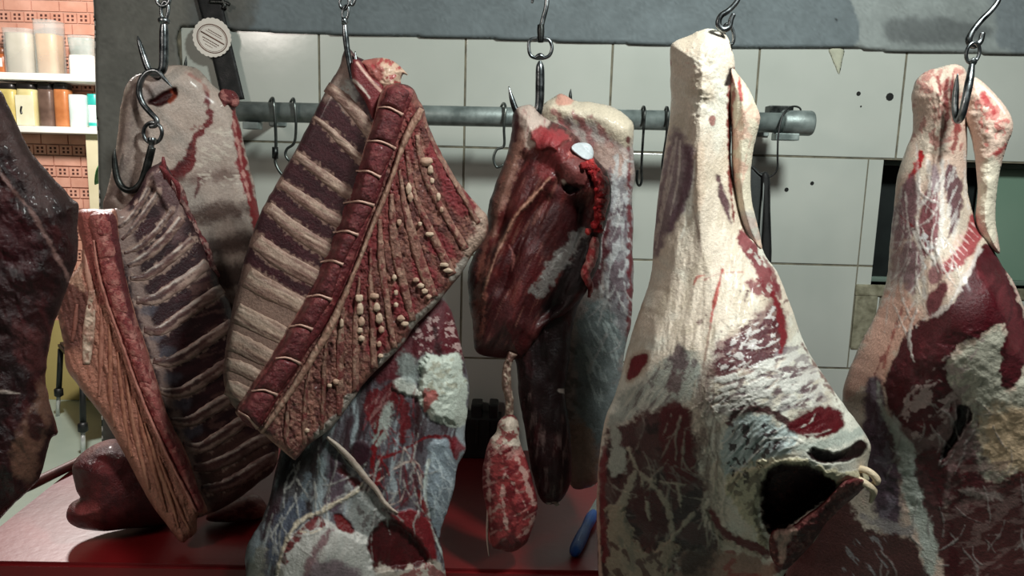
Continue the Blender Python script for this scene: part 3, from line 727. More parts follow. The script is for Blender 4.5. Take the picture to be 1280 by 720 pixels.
# ------------------------------------------------------------------ butcher hooks from above
MHK = {}
def hook_thing(name, lab, cat, grp, parts, Y):
    """parts: (part name, path px[, dy], radius px or list, material, closed)"""
    p0 = parts[0][1][0]; t = empty(name, atY(p0[0], p0[1], Y), lab, cat, grp)
    k = Y/924
    for nm, path, r, mt, closed in parts:
        bm = bmesh.new(); rr = r*k if np.isscalar(r) else [q*k for q in r]
        bm_tube(bm, P3(path, Y), rr, 12, closed=closed, sub=6); link_bm(nm, bm, mt, t)
    return t
def oval(cx, cy, rx, ry, tilt=0, dy=0, n=12):
    c, s_ = math.cos(math.radians(tilt)), math.sin(math.radians(tilt))
    return [(cx+rx*math.cos(q)*c-ry*math.sin(q)*s_, cy+rx*math.cos(q)*s_+ry*math.sin(q)*c, dy+.004*math.cos(q)*0) for q in [2*math.pi*k/n for k in range(n)]]
HG = 'swivel meat hooks'
YC = 1.285
hook_thing('swivel_hook', 'steel swivel hook with an upright point hanging the grey flank at the left', 'hook', HG, [
    ('shank', [(205, 28), (205, 40), (205, 62), (204, 84), (199, 91), (191, 92), (185, 85), (179, 68), (174, 52), (172, 45)], [3.5, 5.2, 5.4, 5.2, 4.8, 4.5, 4.2, 3.8, 2.4, .5], hooksteel, False),
    ('swivel', [(205, 22), (205, 24), (205, 28), (205, 31)], [3.5, 6.5, 6.5, 3.5], hooksteel, False),
    ('chain_link', oval(206, 13, 4.5, 11, 4), 2.1, hooksteel, True),
    ('chain_link', [(197, -4), (197, 3), (203, 8), (211, 4), (211, -6), (204, -14)], 2.4, hooksteel, True)], YC)
hook_thing('ring_hook', 'curved steel hook through the hole in the grey flank, with a ring below', 'hook', HG, [
    ('hook', [(215, 109), (206, 99), (196, 89), (184, 91), (176, 102), (174, 116), (179, 130), (189, 142), (196, 150), (194, 157), (187, 158)], [.6, 2.2, 3, 3.4, 3.6, 3.6, 3.6, 3.5, 3.3, 3, 2.6], hooksteel, False),
    ('ring', oval(191, 166, 11.5, 13), 2.3, hooksteel, True)], YC-.025)
hook_thing('rib_hook', 'broad steel hook hanging under the ring and holding the left rib rack', 'hook', HG, [
    ('hook', [(190, 184), (186, 200), (182, 215), (176, 230), (165, 238), (154, 235), (147, 224), (144, 208), (143, 194), (144, 186)], [4.6, 4.8, 4.8, 4.6, 4.4, 4.2, 4, 3.6, 2.4, .6], darksteel, False),
    ('stem', [(190, 176), (188, 190), (184, 208), (179, 226), (178, 236)], [3, 3.6, 3.6, 3.4, 2.6], hooksteel, False),
    ('swivel', [(190, 172), (190, 176), (190, 181)], [4.6, 5.2, 3.6], hooksteel, False)], YC-.035)
YD = 1.08
hook_thing('swivel_hook', 'chromed chain swivel hook above the central rib rack', 'hook', HG, [
    ('shank', [(431, 31), (432, 45), (434, 62), (438, 84), (442, 99), (445, 84), (444, 64)], [2.6, 3.8, 3.6, 3.6, 3.6, 3, .6], hooksteel, False),
    ('swivel', [(428, 26), (430, 26.5), (433, 30)], [4, 4.8, 3], hooksteel, False),
    ('chain_link', oval(432, 16, 3.6, 9, 8), 1.6, hooksteel, True),
    ('chain_link', [(425, 2), (426, 9), (431, 12), (436, 6), (435, -4), (430, -8)], 1.7, hooksteel, True),
    ('chain_link', oval(442, -2, 2.6, 9, 14), 1.5, hooksteel, True)], YD)
YF = 1.2
hook_thing('swivel_hook', 'steel swivel hook with a rounded ring above the dark shoulder', 'hook', HG, [
    ('shank', [(675, 76), (675, 84), (675, 104), (674, 132), (668, 150), (656, 152), (646, 140), (640, 124), (636, 108)], [1.6, 5, 5.6, 5.4, 5, 4.6, 4.2, 3.2, .6], hooksteel, False),
    ('swivel', [(670, 72), (675, 70), (680, 72)], [2.4, 3.6, 2.4], hooksteel, False),
    ('ring', [(675, 48), (663, 50), (661, 60), (664, 70), (675, 73), (686, 70), (690, 60), (686, 50)], 2.1, hooksteel, True)], YF)
hook_thing('upper_hook', 'S-shaped steel hook at the top edge holding the ring above the dark shoulder', 'hook', 'upper hooks', [
    ('hook', [(665, 4), (668, -6), (676, -12), (683, -4), (683, 8), (679, 24), (676, 38), (676, 50)], [1.4, 2.2, 2.8, 3, 3, 3, 3.4, 3.6], hooksteel, False),
    ('eye', [(676, 31), (676, 40), (676, 53)], [4, 4.4, 3.4], darksteel, False)], YF-.002)
hook_thing('upper_hook', 'S-shaped steel hook at the top edge above the pale hind leg', 'hook', 'upper hooks', [
    ('hook', [(926, -12), (921, 2), (911, 13), (901, 20), (898, 30), (903, 37), (911, 34), (914, 24), (917, 18)], [3, 3.2, 3.4, 3.6, 3.8, 3.8, 3.6, 3.2, 3], hooksteel, False)], .98)
hook_thing('swivel_hook', 'steel ring and hook point piercing the hock of the pale hind leg', 'hook', HG, [
    ('ring', oval(911, 43, 6, 13, -12), 2, hooksteel, True),
    ('shank', [(913, 54), (911, 70), (907, 92), (909, 106), (914, 104), (916, 92)], [2.4, 3.4, 3.4, 3.2, 2.6, .6], darksteel, False)], 1.0)
hook_thing('upper_hook', 'S-shaped steel hook at the top right corner above the right hind leg', 'hook', 'upper hooks', [
    ('hook', [(1252, -14), (1247, 2), (1238, 14), (1226, 26), (1215, 40), (1211, 51), (1217, 57), (1225, 52), (1228, 41)], [3, 3.2, 3.4, 3.6, 3.8, 4, 4, 3.6, 3.4], hooksteel, False)], 1.03)
hook_thing('swivel_hook', 'steel J-hook through the hock of the right hind leg', 'hook', HG, [
    ('ring', oval(1216, 66, 8, 13, 14), 2.1, hooksteel, True),
    ('swivel', [(1214, 74), (1216, 78), (1216, 82)], [4.4, 4.8, 2.4], hooksteel, False),
    ('shank', [(1215, 80, 0), (1212, 100, -.008), (1207, 125, -.012), (1202, 145, -.01), (1197, 150, 0), (1194, 135, .008), (1195, 112, .01), (1197, 92, .008)], [3.2, 4.6, 4.6, 4.4, 4.2, 4, 3.4, .7], hooksteel, False)], .975)
# ================================================================== the meat
FAT = (224, 220, 206); FATP = (210, 178, 160); MEM = (156, 166, 166); MUS = (86, 25, 30); MUSD = (64, 15, 20); BLOOD = (158, 20, 24); PURP = (104, 84, 92); DARK = (28, 9, 10)
TAN = (176, 150, 130); BLUE = (142, 158, 172)
fmat = flesh('beef_surface', .42, .5, 260, vary=.18, spec=.36, coat=.10)
fatm = flesh('white_fat', .5, .5, 200, vary=.1, spec=.4, coat=.1)
cutm = flesh('cut_meat_face', .45, .8, 330, vary=.35, spec=.4, coat=.06)
# ------------------------------------------------------------------ pale hind leg
legA = Frame(905, 380, 1.0)
hl = empty('hind_leg', legA.one(905, 60), 'pale fat-covered hind leg with a dark hollow at its lower right', 'hind leg', None)
p = Paint(FAT, 11)
p.speck((218, 196, 176), .52, (40, 60), 0, .7, .12)
p.speck((196, 180, 158), .6, (14, 30), 15, .5, .08)
p.blob([(845, 160), (857, 176), (868, 184), (869, 216), (858, 250), (846, 276), (834, 296), (822, 320), (817, 302), (823, 242), (833, 190)], (128, 108, 114), .9, 5, 4)
p.strip([(846, 178, 5), (838, 225, 8), (830, 275, 6), (822, 315, 3)], (138, 118, 120), .7, 5, 4)
p.strip([(860, 185, 5), (862, 215, 6), (852, 252, 6), (838, 286, 3)], (98, 70, 80), .9, 4, 3)
for a in ([(846, 172, 1), (840, 215, 1.2), (828, 270, 1), (820, 310, .8)], [(850, 176, .8), (848, 220, 1), (838, 268, .8)], [(842, 185, .8), (832, 240, 1), (822, 290, 1)], [(838, 200, .8), (828, 250, .8), (819, 296, 1)]): p.strip(a, (206, 192, 182), .8, 1, 1)
p.strip([(876, 182, 5), (874, 215, 6), (873, 260, 4)], (204, 178, 156), .7, 5, 3)
p.strip([(898, 222, 2.5), (903, 243, 4.5), (910, 268, 3), (914, 280, 1)], (96, 70, 72), 1, 2, 2, h=-.003)
p.strip([(866, 258, 1), (872, 286, 1), (877, 322, .7)], (170, 150, 138), .8, 1, 1)
p.strip([(869, 200, .8), (862, 262, .8), (850, 300, .6)], (240, 234, 222), .7, 1, 1)
p.strip([(918, 86, 3), (915, 110, 5), (912, 150, 3), (912, 195, 2.5), (914, 240, 2), (918, 280, 1)], (120, 60, 54), 1, 1.5, 2, h=-.008)
p.strip([(914, 88, 3), (911, 101, 4), (908, 106, 2)], (40, 30, 28), 1, 1.2, 1, h=-.006)
p.strip([(924, 97, 2), (925, 110, 2), (926, 124, 2.4)], BLOOD, .9, 1.2, 2)
p.blob([(886, 148), (893, 145), (894, 154), (889, 157)], (140, 60, 58), .8, 1, 1)
p.blob([(834, 78), (838, 74), (838, 82)], BLOOD, 1, 1, 1)
p.speck((214, 164, 146), .6, (12, 12), 0, .6, .05, [(838, 70), (862, 60), (880, 100), (860, 125), (840, 120)])
p.grain(.007, (16, 16), 0, [(836, 40), (912, 36), (916, 140), (870, 165), (838, 150)], 4)
p.grain(.0035, (10, 44), 8, [(830, 140), (930, 140), (960, 340), (900, 430), (800, 430)], 4)
# upper right muscle showing through the fat
p.blob([(922, 292), (930, 288), (944, 305), (958, 330), (968, 352), (974, 368), (962, 370), (946, 350), (933, 322)], (120, 44, 52), .95, 2, 5, 10)
p.blob([(934, 354), (945, 350), (960, 362), (966, 372), (950, 372), (938, 364)], (116, 40, 48), .9, 2, 4)
p.speck((206, 200, 190), .55, (7, 12), -30, .8, .05, [(920, 288), (946, 300), (980, 372), (940, 372)])
p.strip([(955, 322, 2), (966, 342, 3), (976, 372, 2)], (110, 36, 44), .8, 1.5, 2)
# blood line down the middle
p.strip([(903, 338, 1.4), (897, 362, 1.8), (891, 386, 1.8), (888, 410, 1.2)], (168, 52, 44), .9, 1.2, 1.5)
p.strip([(888, 405, 1), (884, 430, 1.4), (879, 460, 1)], (150, 120, 104), .8, 1, 1)
p.strip([(867, 356, 1.5), (872, 346, 1.5), (880, 344, 1)], (176, 80, 68), .8, 1, 1.5)
p.strip([(930, 340, .7), (900, 342, .7), (880, 350, .6)], (176, 100, 88), .6, 1, 1)
# mottled lean on the right
R1 = [(890, 448), (895, 430), (925, 410), (954, 390), (968, 376), (982, 399), (984, 433), (968, 456), (950, 466), (925, 464), (900, 476), (884, 470)]
p.blob(R1, (100, 48, 54), .75, 6, 6, 10)
p.speck((84, 34, 42), .42, (9, 7), -25, .9, .05, R1)
p.speck((74, 22, 30), .47, (6, 5), -25, .8, .04, R1)
p.speck((196, 188, 184), .585, (8, 4.6), -28, 1, .04, R1, .0006)
R2 = [(884, 470), (925, 462), (985, 430), (1010, 445), (1040, 490), (1005, 515), (950, 520), (905, 530), (884, 520)]
p.speck((140, 130, 132), .44, (16, 8), -22, .8, .08, R2)
p.speck((88, 60, 66), .54, (11, 6), -22, .8, .06, R2)
p.speck((212, 208, 200), .52, (13, 5), -25, 1, .06, R2, .0008)
p.strip([(966, 368, 3), (976, 396, 4.5), (979, 420, 5), (977, 440, 2.5)], (116, 24, 34), 1, 1.5, 2)
p.strip([(1000, 425, 1.5), (1018, 455, 3), (1040, 488, 3), (1048, 506, 1.2)], (96, 52, 52), .8, 1.5, 3)
p.grain(.0014, (12, 6), -25, [(884, 420), (984, 380), (1085, 560), (900, 560)], 4)
# left oval muscle
p.blob([(781, 462), (788, 445), (801, 438), (813, 438), (812, 454), (802, 469), (790, 478), (782, 476)], (196, 178, 160), .9, 1.5, 1)
p.blob([(785, 462), (790, 448), (801, 442), (810, 442), (809, 453), (800, 466), (790, 474), (784, 473)], (118, 40, 46), 1, 1.2, 1.5, h=-.002)
# grey membrane sweeping down the left
p.blob([(800, 478), (826, 452), (850, 436), (874, 446), (872, 480), (860, 506), (826, 508), (792, 522), (765, 534), (762, 520), (780, 494)], (150, 156, 148), .85, 6, 6)
p.speck((92, 70, 74), .6, (5, 22), 35, .7, .05, [(790, 480), (850, 430), (876, 450), (862, 510), (780, 530)])
p.speck((206, 202, 188), .58, (5, 26), 35, .6, .07, [(770, 490), (850, 430), (876, 450), (862, 510), (770, 535)])
p.blob([(842, 436), (852, 432), (862, 444), (860, 458), (846, 464), (838, 456)], (82, 58, 64), .85, 3, 5, 8)
p.blob([(836, 474), (850, 462), (854, 476), (846, 492), (835, 490)], (88, 58, 62), .8, 3, 5, 8)
# big dark lean lower left
L1 = [(752, 560), (764, 532), (792, 520), (826, 506), (858, 508), (870, 530), (877, 564), (882, 613), (888, 655), (896, 690), (850, 700), (832, 770), (748, 770), (745, 640)]
p.blob(L1, (66, 17, 22), .97, 6, 10, 16)
p.speck((104, 88, 82), .6, (22, 11), 50, .45, .08, L1)
p.speck((34, 9, 12), .54, (18, 14), 20, .8, .06, L1)
p.blob([(826, 508), (860, 510), (867, 560), (869, 602), (836, 598), (826, 560)], (84, 15, 22), .95, 4, 4)
webs(p, L1, 34, 100, 60, (150, 140, 126), 5); webs(p, L1, 22, 40, 46, (128, 116, 108), 6)
p.blob([(800, 612), (826, 620), (836, 660), (812, 664), (790, 640)], (70, 12, 17), .9, 4, 5)
for a in ([(786, 562, 2.5), (799, 590, 2.5), (823, 614, 3), (837, 643, 3.5), (842, 674, 3)], [(812, 600, 1.5), (838, 604, 1.2), (856, 606, .8)], [(794, 590, 4), (780, 622, 6), (769, 644, 6)], [(868, 640, 1.5), (852, 660, 2), (838, 676, 1.5)], [(800, 590, 1), (806, 620, 1), (812, 650, 1.2)], [(848, 610, .8), (852, 640, .8)]): p.strip(a, (168, 156, 138), .9, 1.5, 2.5, h=.0015)
p.blob([(762, 540), (770, 534), (780, 566), (784, 588), (768, 596), (762, 576)], (168, 170, 158), .9, 2, 4)
p.strip([(750, 545, 2), (747, 600, 2), (748, 660, 2), (751, 730, 2)], (206, 168, 150), .8, 1.2, .8)
p.strip([(755, 560, 4), (753, 620, 4), (757, 700, 4)], (110, 30, 36), .8, 2, 2)
p.blob([(759, 642), (772, 634), (786, 650), (803, 680), (822, 686), (838, 676), (848, 690), (836, 720), (830, 775), (768, 775), (760, 690)], (158, 142, 122), .9, 2, 8, 12, h=.004, hs=8)
p.speck((66, 24, 26), .56, (10, 14), -30, .8, .05, [(759, 660), (800, 690), (840, 690), (830, 775), (768, 775)])
p.speck((120, 114, 100), .55, (8, 18), -20, .7, .05, [(765, 640), (800, 660), (790, 770), (765, 770)])
p.blob([(800, 682), (806, 670), (816, 690), (810, 694)], (70, 20, 24), .9, 2, 2); p.blob([(814, 668), (822, 676), (818, 686), (811, 680)], (70, 20, 24), .9, 2, 2)
# ragged fat column in the middle
p.strip([(886, 462, 6), (876, 500, 7), (878, 550, 6), (884, 600, 6), (894, 648, 6), (912, 672, 4)], (124, 104, 94), .7, 5, 7, 8)
webs(p, [(866, 470), (898, 470), (912, 670), (884, 660)], 30, 85, 50, (176, 164, 148), 31)
p.speck((84, 50, 52), .52, (3.5, 16), 8, .7, .05, [(866, 470), (896, 462), (906, 640), (884, 650)])
# fan of pale membrane
FN = [(908, 540), (922, 522), (950, 520), (978, 532), (1000, 548), (990, 566), (960, 576), (938, 588), (926, 614), (908, 604), (902, 566)]
p.blob(FN, (176, 188, 186), .95, 3, 5)
p.speck((104, 92, 98), .55, (3, 26), 42, .7, .05, FN)
p.speck((50, 22, 28), .62, (7, 9), 30, .9, .03, FN)
p.grain(.004, (3.5, 26), 42, FN, 3)
p.strip([(912, 528, 4), (922, 516, 4.5), (944, 511, 5), (970, 518, 5.5), (992, 536, 4)], (60, 14, 20), .95, 2, 3)
p.blob([(984, 534), (1002, 515), (1027, 506), (1049, 514), (1055, 533), (1033, 547), (1005, 545)], (84, 16, 23), 1, 3, 4)
p.speck((196, 186, 172), .58, (12, 3), -30, .8, .04, [(985, 500), (1030, 480), (1060, 510), (1040, 516), (995, 526)])
p.strip([(1000, 560, 5), (1040, 552, 7), (1075, 540, 7)], (176, 182, 172), .9, 4, 3)
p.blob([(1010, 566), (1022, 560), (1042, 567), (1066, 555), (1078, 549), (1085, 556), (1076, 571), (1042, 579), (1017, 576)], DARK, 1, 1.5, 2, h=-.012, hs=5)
p.blob([(905, 605), (925, 588), (945, 578), (975, 572), (1015, 580), (1055, 590), (1088, 590), (1088, 604), (1046, 606), (1012, 592), (980, 586), (960, 596), (950, 620), (952, 650), (960, 690), (944, 668), (926, 644)], (190, 180, 150), .95, 2.5, 5, h=.006, hs=8)
p.speck((40, 18, 18), .6, (7, 5), 50, .9, .03, [(902, 560), (960, 576), (950, 606), (912, 612)])
p.speck((110, 96, 78), .55, (6, 10), 30, .8, .05, [(905, 605), (975, 572), (960, 690), (926, 644)])
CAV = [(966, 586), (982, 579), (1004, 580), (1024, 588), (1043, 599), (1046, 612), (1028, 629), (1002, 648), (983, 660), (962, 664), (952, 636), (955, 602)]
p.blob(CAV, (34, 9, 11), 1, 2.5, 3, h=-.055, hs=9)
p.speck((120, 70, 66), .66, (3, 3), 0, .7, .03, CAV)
p.strip([(1070, 606, 6), (1050, 626, 10), (1024, 650, 12), (998, 674, 14), (980, 698, 12), (970, 712, 6)], (92, 20, 24), 1, 2, 4, h=.006)
p.speck((190, 140, 130), .64, (4, 4), 0, .8, .03, [(1050, 604), (1066, 612), (1000, 680), (970, 700), (962, 670)])
p.strip([(1060, 618, 2), (1030, 646, 3), (1014, 676, 3), (990, 702, 2)], (150, 134, 116), .35, 1.5, 3)
p.blob([(964, 664), (984, 656), (1000, 662), (984, 678), (982, 700), (974, 704), (974, 680)], (196, 160, 146), .9, 1.5, 2)
webs(p, [(884, 470), (1000, 430), (1060, 500), (1000, 560), (910, 600)], 30, -25, 40, (214, 208, 198), 12)
p.strip([(888, 640, 5), (902, 664, 6), (930, 680, 6), (958, 690, 6)], (96, 18, 22), 1, 2, 3, h=-.004)
p.strip([(884, 640, 2), (898, 668, 3), (922, 684, 2.4), (950, 694, 2)], (184, 166, 146), .8, 1.5, 2)
p.blob([(848, 700), (876, 690), (900, 688), (930, 694), (962, 702), (972, 725), (972, 790), (846, 790)], (160, 124, 108), .95, 5, 5)
p.speck((150, 50, 48), .6, (16, 10), 0, .7, .06, [(890, 688), (960, 700), (930, 770), (890, 760)])
p.blob([(850, 694), (880, 686), (896, 690), (880, 712), (856, 720)], (50, 16, 18), .8, 6, 5)
def bulge_leg(P):
    x, y = P[:, 0], P[:, 1]
    h = .075*np.exp(-((y-490)/120)**2-((x-930)/150)**2)
    h += .022*np.exp(-((y-575)/40)**2-((x-1000)/70)**2)
    h += .012*np.exp(-((x-878)/18)**2)*sstep(330, 200, y)
    h -= .035*sstep(655, 720, y)*sstep(840, 900, x)
    return h
out = [(838, 62), (843, 52), (858, 46), (870, 40), (885, 36), (898, 38), (908, 44), (914, 58), (918, 78), (918, 110), (914, 140), (914, 170), (914, 205), (922, 246), (934, 285), (948, 300), (957, 320), (971, 340), (986, 375), (1000, 415), (1011, 440), (1030, 470), (1050, 499), (1067, 522), (1083, 545), (1089, 560), (1086, 575), (1084, 588), (1086, 602), (1072, 616), (1052, 632), (1034, 650), (1018, 676), (992, 702), (978, 722), (970, 750), (968, 790), (750, 790), (748, 720), (746, 660), (746, 612), (750, 562), (757, 522), (770, 490), (778, 461), (786, 430), (796, 398), (806, 370), (814, 342), (817, 302), (823, 242), (832, 182), (838, 140), (838, 100)]
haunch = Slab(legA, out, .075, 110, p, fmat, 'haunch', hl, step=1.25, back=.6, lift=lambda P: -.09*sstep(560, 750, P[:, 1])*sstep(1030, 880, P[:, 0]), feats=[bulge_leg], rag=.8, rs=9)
p = Paint((92, 22, 26), 17)
p.speck((60, 12, 16), .54, (8, 6), -40, .8, .06); p.speck((176, 120, 110), .64, (4, 4), 0, .8, .04)
p.strip([(1064, 606, 2), (1040, 622, 2.4), (1010, 648, 2.4), (984, 672, 1.6)], (150, 84, 78), .6, 1.5, 2.5)
p.blob([(966, 668), (984, 658), (996, 664), (984, 680), (981, 702), (973, 704), (973, 682)], (190, 154, 140), .9, 1.5, 2)
p.grain(.004, (6, 5), -40)
Slab(legA, [(1050, 606), (1066, 599), (1083, 602), (1073, 617), (1053, 634), (1033, 654), (1016, 678), (994, 702), (980, 712), (968, 704), (961, 684), (966, 664), (986, 660), (1004, 648), (1028, 630)], .02, 12, p, cutm, 'cut_flap', hl, step=1.1, back=.6, on=haunch, lift=.012, rag=1.3, rs=6)
p = Paint((214, 202, 180), 12)
p.speck((216, 166, 148), .55, (10, 14), 0, .6, .07)
p.strip([(912, 95, 3), (918, 110, 2.5), (914, 140, 2), (913, 170, 1.4)], (150, 60, 54), .8, 1.2, 2)
p.strip([(924, 97, 1.6), (925, 112, 1.8), (927, 125, 2)], BLOOD, .9, 1, 1.5)
for a in ([(940, 130, .7), (925, 150, .7), (916, 170, .6)], [(945, 150, .7), (930, 165, .8), (918, 195, .6)], [(940, 170, .6), (932, 200, .7), (926, 240, .6)]): p.strip(a, (190, 150, 132), .7, .8, 1)
p.blob([(921, 270), (940, 262), (952, 296), (940, 300), (926, 296)], (150, 146, 146), .6, 4, 4)
p.grain(.002, (6, 24), 0, None, 3)
Slab(legA, [(913, 82), (922, 92), (934, 108), (942, 124), (949, 142), (950, 152), (944, 176), (940, 200), (938, 226), (941, 258), (950, 294), (952, 312), (940, 306), (926, 280), (918, 240), (915, 200), (914, 160), (911, 130), (909, 104)], .028, 22, p, fatm, 'heel_tendon', hl, step=1.25, back=1, lift=.006, rag=.7)
def curl_tubes(parent, fr, name, lines, r, col, h, mat=None):
    k = np.linalg.norm(fr.O-CAM)/924
    for i, ln in enumerate(lines):
        bm = bmesh.new(); bm_tube(bm, [fr.one(q[0], q[1], h+(q[2] if len(q) > 2 else 0)) for q in ln], [k*r*(1 if 0 < j < len(ln)-1 else .45) for j in range(len(ln))], 10, sub=6)
        o = link_bm(name, bm, mat or fatm, parent); at = o.data.attributes.new('Col', 'FLOAT_COLOR', 'POINT')
        at.data.foreach_set('color', np.tile(np.r_[lin(col), 1], len(o.data.vertices)).astype(np.float32))
curl_tubes(hl, legA, 'fat_curl', [[(1056, 596), (1066, 588), (1080, 587, .006), (1092, 594, .01), (1096, 602, .008), (1088, 606)], [(1060, 604), (1072, 600, .008), (1084, 606, .012), (1092, 614, .006), (1088, 628)], [(1052, 592), (1060, 602, .01), (1064, 616, .004)]], 4.2, (206, 186, 158), .03)
# ------------------------------------------------------------------ right hind leg
legB = Frame(1180, 400, 1.04)
hr = empty('hind_leg', legB.one(1205, 95), 'lean dark red hind leg at the right edge with a purple-streaked shank', 'hind leg', None)
p = Paint((196, 180, 164), 21)
p.speck((204, 166, 150), .54, (24, 30), 0, .5, .1)
HK = [(1140, 90), (1200, 80), (1212, 100), (1208, 190), (1138, 200)]
p.speck((160, 92, 86), .60, (7, 10), 10, .7, .06, HK)
p.grain(.005, (10, 16), 8, HK, 4)
for a in ([(1184, 100, 2), (1182, 120, 3), (1184, 140, 2.5), (1180, 166, 1.6)], [(1192, 90, 1.2), (1189, 118, 1.4), (1192, 150, 1.6)], [(1172, 96, 1), (1176, 118, 1.4)], [(1196, 150, 3), (1196, 165, 4), (1192, 185, 2)]): p.strip(a, (122, 40, 40), .85, 1.2, 2)
p.strip([(1152, 190, 2.5), (1147, 206, 4.5), (1138, 222, 3.5), (1132, 232, 1.5)], (166, 24, 30), 1, 1.2, 2.5)
p.blob([(1116, 270), (1128, 232), (1142, 218), (1150, 244), (1142, 290), (1130, 300), (1118, 310)], (118, 78, 86), .95, 3, 3)
p.blob([(1147, 290), (1152, 258), (1162, 232), (1174, 246), (1175, 280), (1171, 306), (1158, 322), (1149, 312)], (112, 54, 62), .95, 2, 2)
p.blob([(1163, 214), (1170, 206), (1176, 235), (1167, 241)], (134, 114, 120), .9, 3, 2)
p.blob([(1186, 208), (1196, 214), (1202, 232), (1201, 262), (1192, 290), (1184, 297), (1187, 268), (1180, 228)], (88, 54, 62), .95, 2, 3)
p.speck((206, 200, 196), .58, (2.5, 16), 20, .9, .04, [(1176, 204), (1204, 210), (1202, 290), (1182, 300)])
p.blob([(1127, 308), (1142, 300), (1153, 326), (1144, 364), (1132, 362), (1124, 334)], (124, 90, 98), .9, 3, 3)
p.blob([(1116, 300), (1124, 290), (1126, 340), (1116, 360), (1112, 335)], (140, 104, 106), .8, 3, 3)
p.blob([(1160, 340), (1171, 328), (1180, 342), (1170, 354), (1162, 352)], (136, 88, 92), .9, 2, 2)
p.blob([(1158, 382), (1164, 366), (1177, 352), (1184, 360), (1172, 390), (1162, 398)], (98, 34, 44), .95, 2, 2)
for a in ([(1146, 180, 1.5), (1148, 240, 2), (1146, 300, 1.6)], [(1160, 200, 2), (1162, 240, 2.2), (1146, 262, 1.2)], [(1178, 200, 1.6), (1178, 240, 2.6), (1176, 300, 3), (1166, 330, 2)], [(1127, 236, .8), (1116, 300, .8), (1112, 360, .8)], [(1206, 190, 1), (1208, 240, 1.3), (1212, 268, 1)], [(1142, 290, 2), (1152, 320, 2), (1156, 372, 2)]): p.strip(a, (208, 200, 194), .8, 2, 2)
p.speck((214, 214, 214), .62, (10, 12), 20, .8, .04, [(1140, 290), (1190, 280), (1180, 330), (1150, 340)])
p.strip([(1124, 268, 1), (1132, 276, 1.4), (1142, 284, 1.2)], (120, 30, 34), .9, 1, 1)
RB = [(1214, 270), (1223, 276), (1226, 300), (1202, 332), (1183, 342), (1176, 332), (1200, 308)]
p.blob(RB, (142, 52, 58), .95, 2, 2)
for i in range(9):
    t = i/8; x = 1219-t*34; y = 284+t*46; p.strip([(x-6, y-7, .5), (x+1, y, .8), (x+7, y+6, .5)], (212, 180, 176), .8, .7, 1)
# broad dark muscle
BM = [(1235, 303), (1224, 312), (1213, 338), (1200, 362), (1187, 382), (1168, 395), (1152, 402), (1135, 415), (1126, 432), (1113, 455), (1107, 480), (1110, 505), (1130, 530), (1155, 546), (1175, 532), (1191, 502), (1184, 472), (1181, 450), (1200, 432), (1225, 420), (1247, 404), (1256, 412), (1252, 440), (1250, 470), (1257, 487), (1271, 479), (1281, 455), (1300, 440), (1300, 420), (1285, 400), (1274, 378), (1255, 331)]
p.blob([(1050, 480), (1078, 428), (1112, 360), (1130, 360), (1150, 400), (1120, 440), (1106, 480), (1096, 490), (1080, 478), (1060, 500)], (204, 156, 138), .9, 6, 5)
p.blob([(1200, 440), (1250, 410), (1254, 470), (1262, 490), (1290, 470), (1300, 600), (1240, 600), (1200, 580), (1180, 500), (1180, 456)], (178, 174, 158), .95, 4, 5)
p.blob([(1230, 520), (1262, 508), (1296, 520), (1296, 584), (1250, 590), (1230, 560)], (196, 164, 130), .8, 10, 8)
p.blob([(1082, 484), (1100, 476), (1110, 516), (1122, 560), (1128, 620), (1120, 668), (1096, 650), (1080, 580)], (76, 54, 70), .95, 5, 5)
p.speck((130, 118, 128), .57, (9, 16), 0, .6, .07, [(1082, 484), (1100, 476), (1128, 620), (1096, 650)])
p.blob([(1110, 500), (1200, 490), (1230, 580), (1210, 640), (1130, 600)], (92, 60, 64), .9, 10, 10)
p.blob(BM, (70, 16, 23), 1, 1.8, 3.5, 8)
p.speck((112, 44, 50), .6, (20, 34), 30, .5, .1, BM)
p.strip([(1250, 330, 1), (1264, 372, 1.4), (1262, 400, 1.2), (1254, 412, 1)], (70, 24, 30), .8, 1.5, 1)
p.strip([(1238, 304, 1), (1258, 334, 1.4), (1276, 376, 1.4), (1290, 410, 1.4)], (206, 170, 160), .8, 1.2, 1.5)
p.speck((170, 150, 146), .6, (12, 8), -30, .8, .04, [(1120, 500), (1200, 420), (1250, 410), (1200, 520), (1150, 560)])
p.strip([(1224, 312, 2), (1211, 340, 2.6), (1197, 364, 3), (1180, 386, 3), (1155, 399, 2.5)], (200, 188, 182), .85, 1.8, 3)
p.strip([(1097, 478, 1.6), (1102, 509, 2.6), (1118, 538, 5), (1136, 573, 13), (1150, 618, 19), (1162, 664, 16), (1160, 720, 6)], (178, 180, 170), .95, 3, 3)
p.speck((206, 208, 200), .55, (16, 30), -15, .6, .08, [(1110, 520), (1140, 540), (1180, 680), (1140, 680)])
p.blob([(1143, 574), (1158, 560), (1178, 566), (1186, 590), (1178, 622), (1192, 665), (1204, 722), (1180, 712), (1166, 660), (1152, 620)], (70, 16, 22), .95, 3, 4)
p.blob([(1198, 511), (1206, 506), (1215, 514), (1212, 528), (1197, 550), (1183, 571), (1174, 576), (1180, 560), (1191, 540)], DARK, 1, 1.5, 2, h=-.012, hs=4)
p.blob([(1190, 592), (1212, 574), (1226, 600), (1252, 604), (1300, 596), (1320, 790), (1190, 790), (1184, 640)], (64, 13, 18), .97, 4, 6, 14)
p.speck((120, 96, 92), .57, (18, 7), -15, .6, .06, [(1186, 590), (1310, 590), (1310, 780), (1190, 780)])
p.strip([(1196, 612, 3), (1222, 618, 4), (1250, 622, 3)], (150, 136, 130), .7, 3, 5)
p.blob([(980, 600), (1040, 600), (1084, 660), (1130, 672), (1152, 700), (1156, 790), (970, 790)], (58, 12, 17), .95, 4, 5)
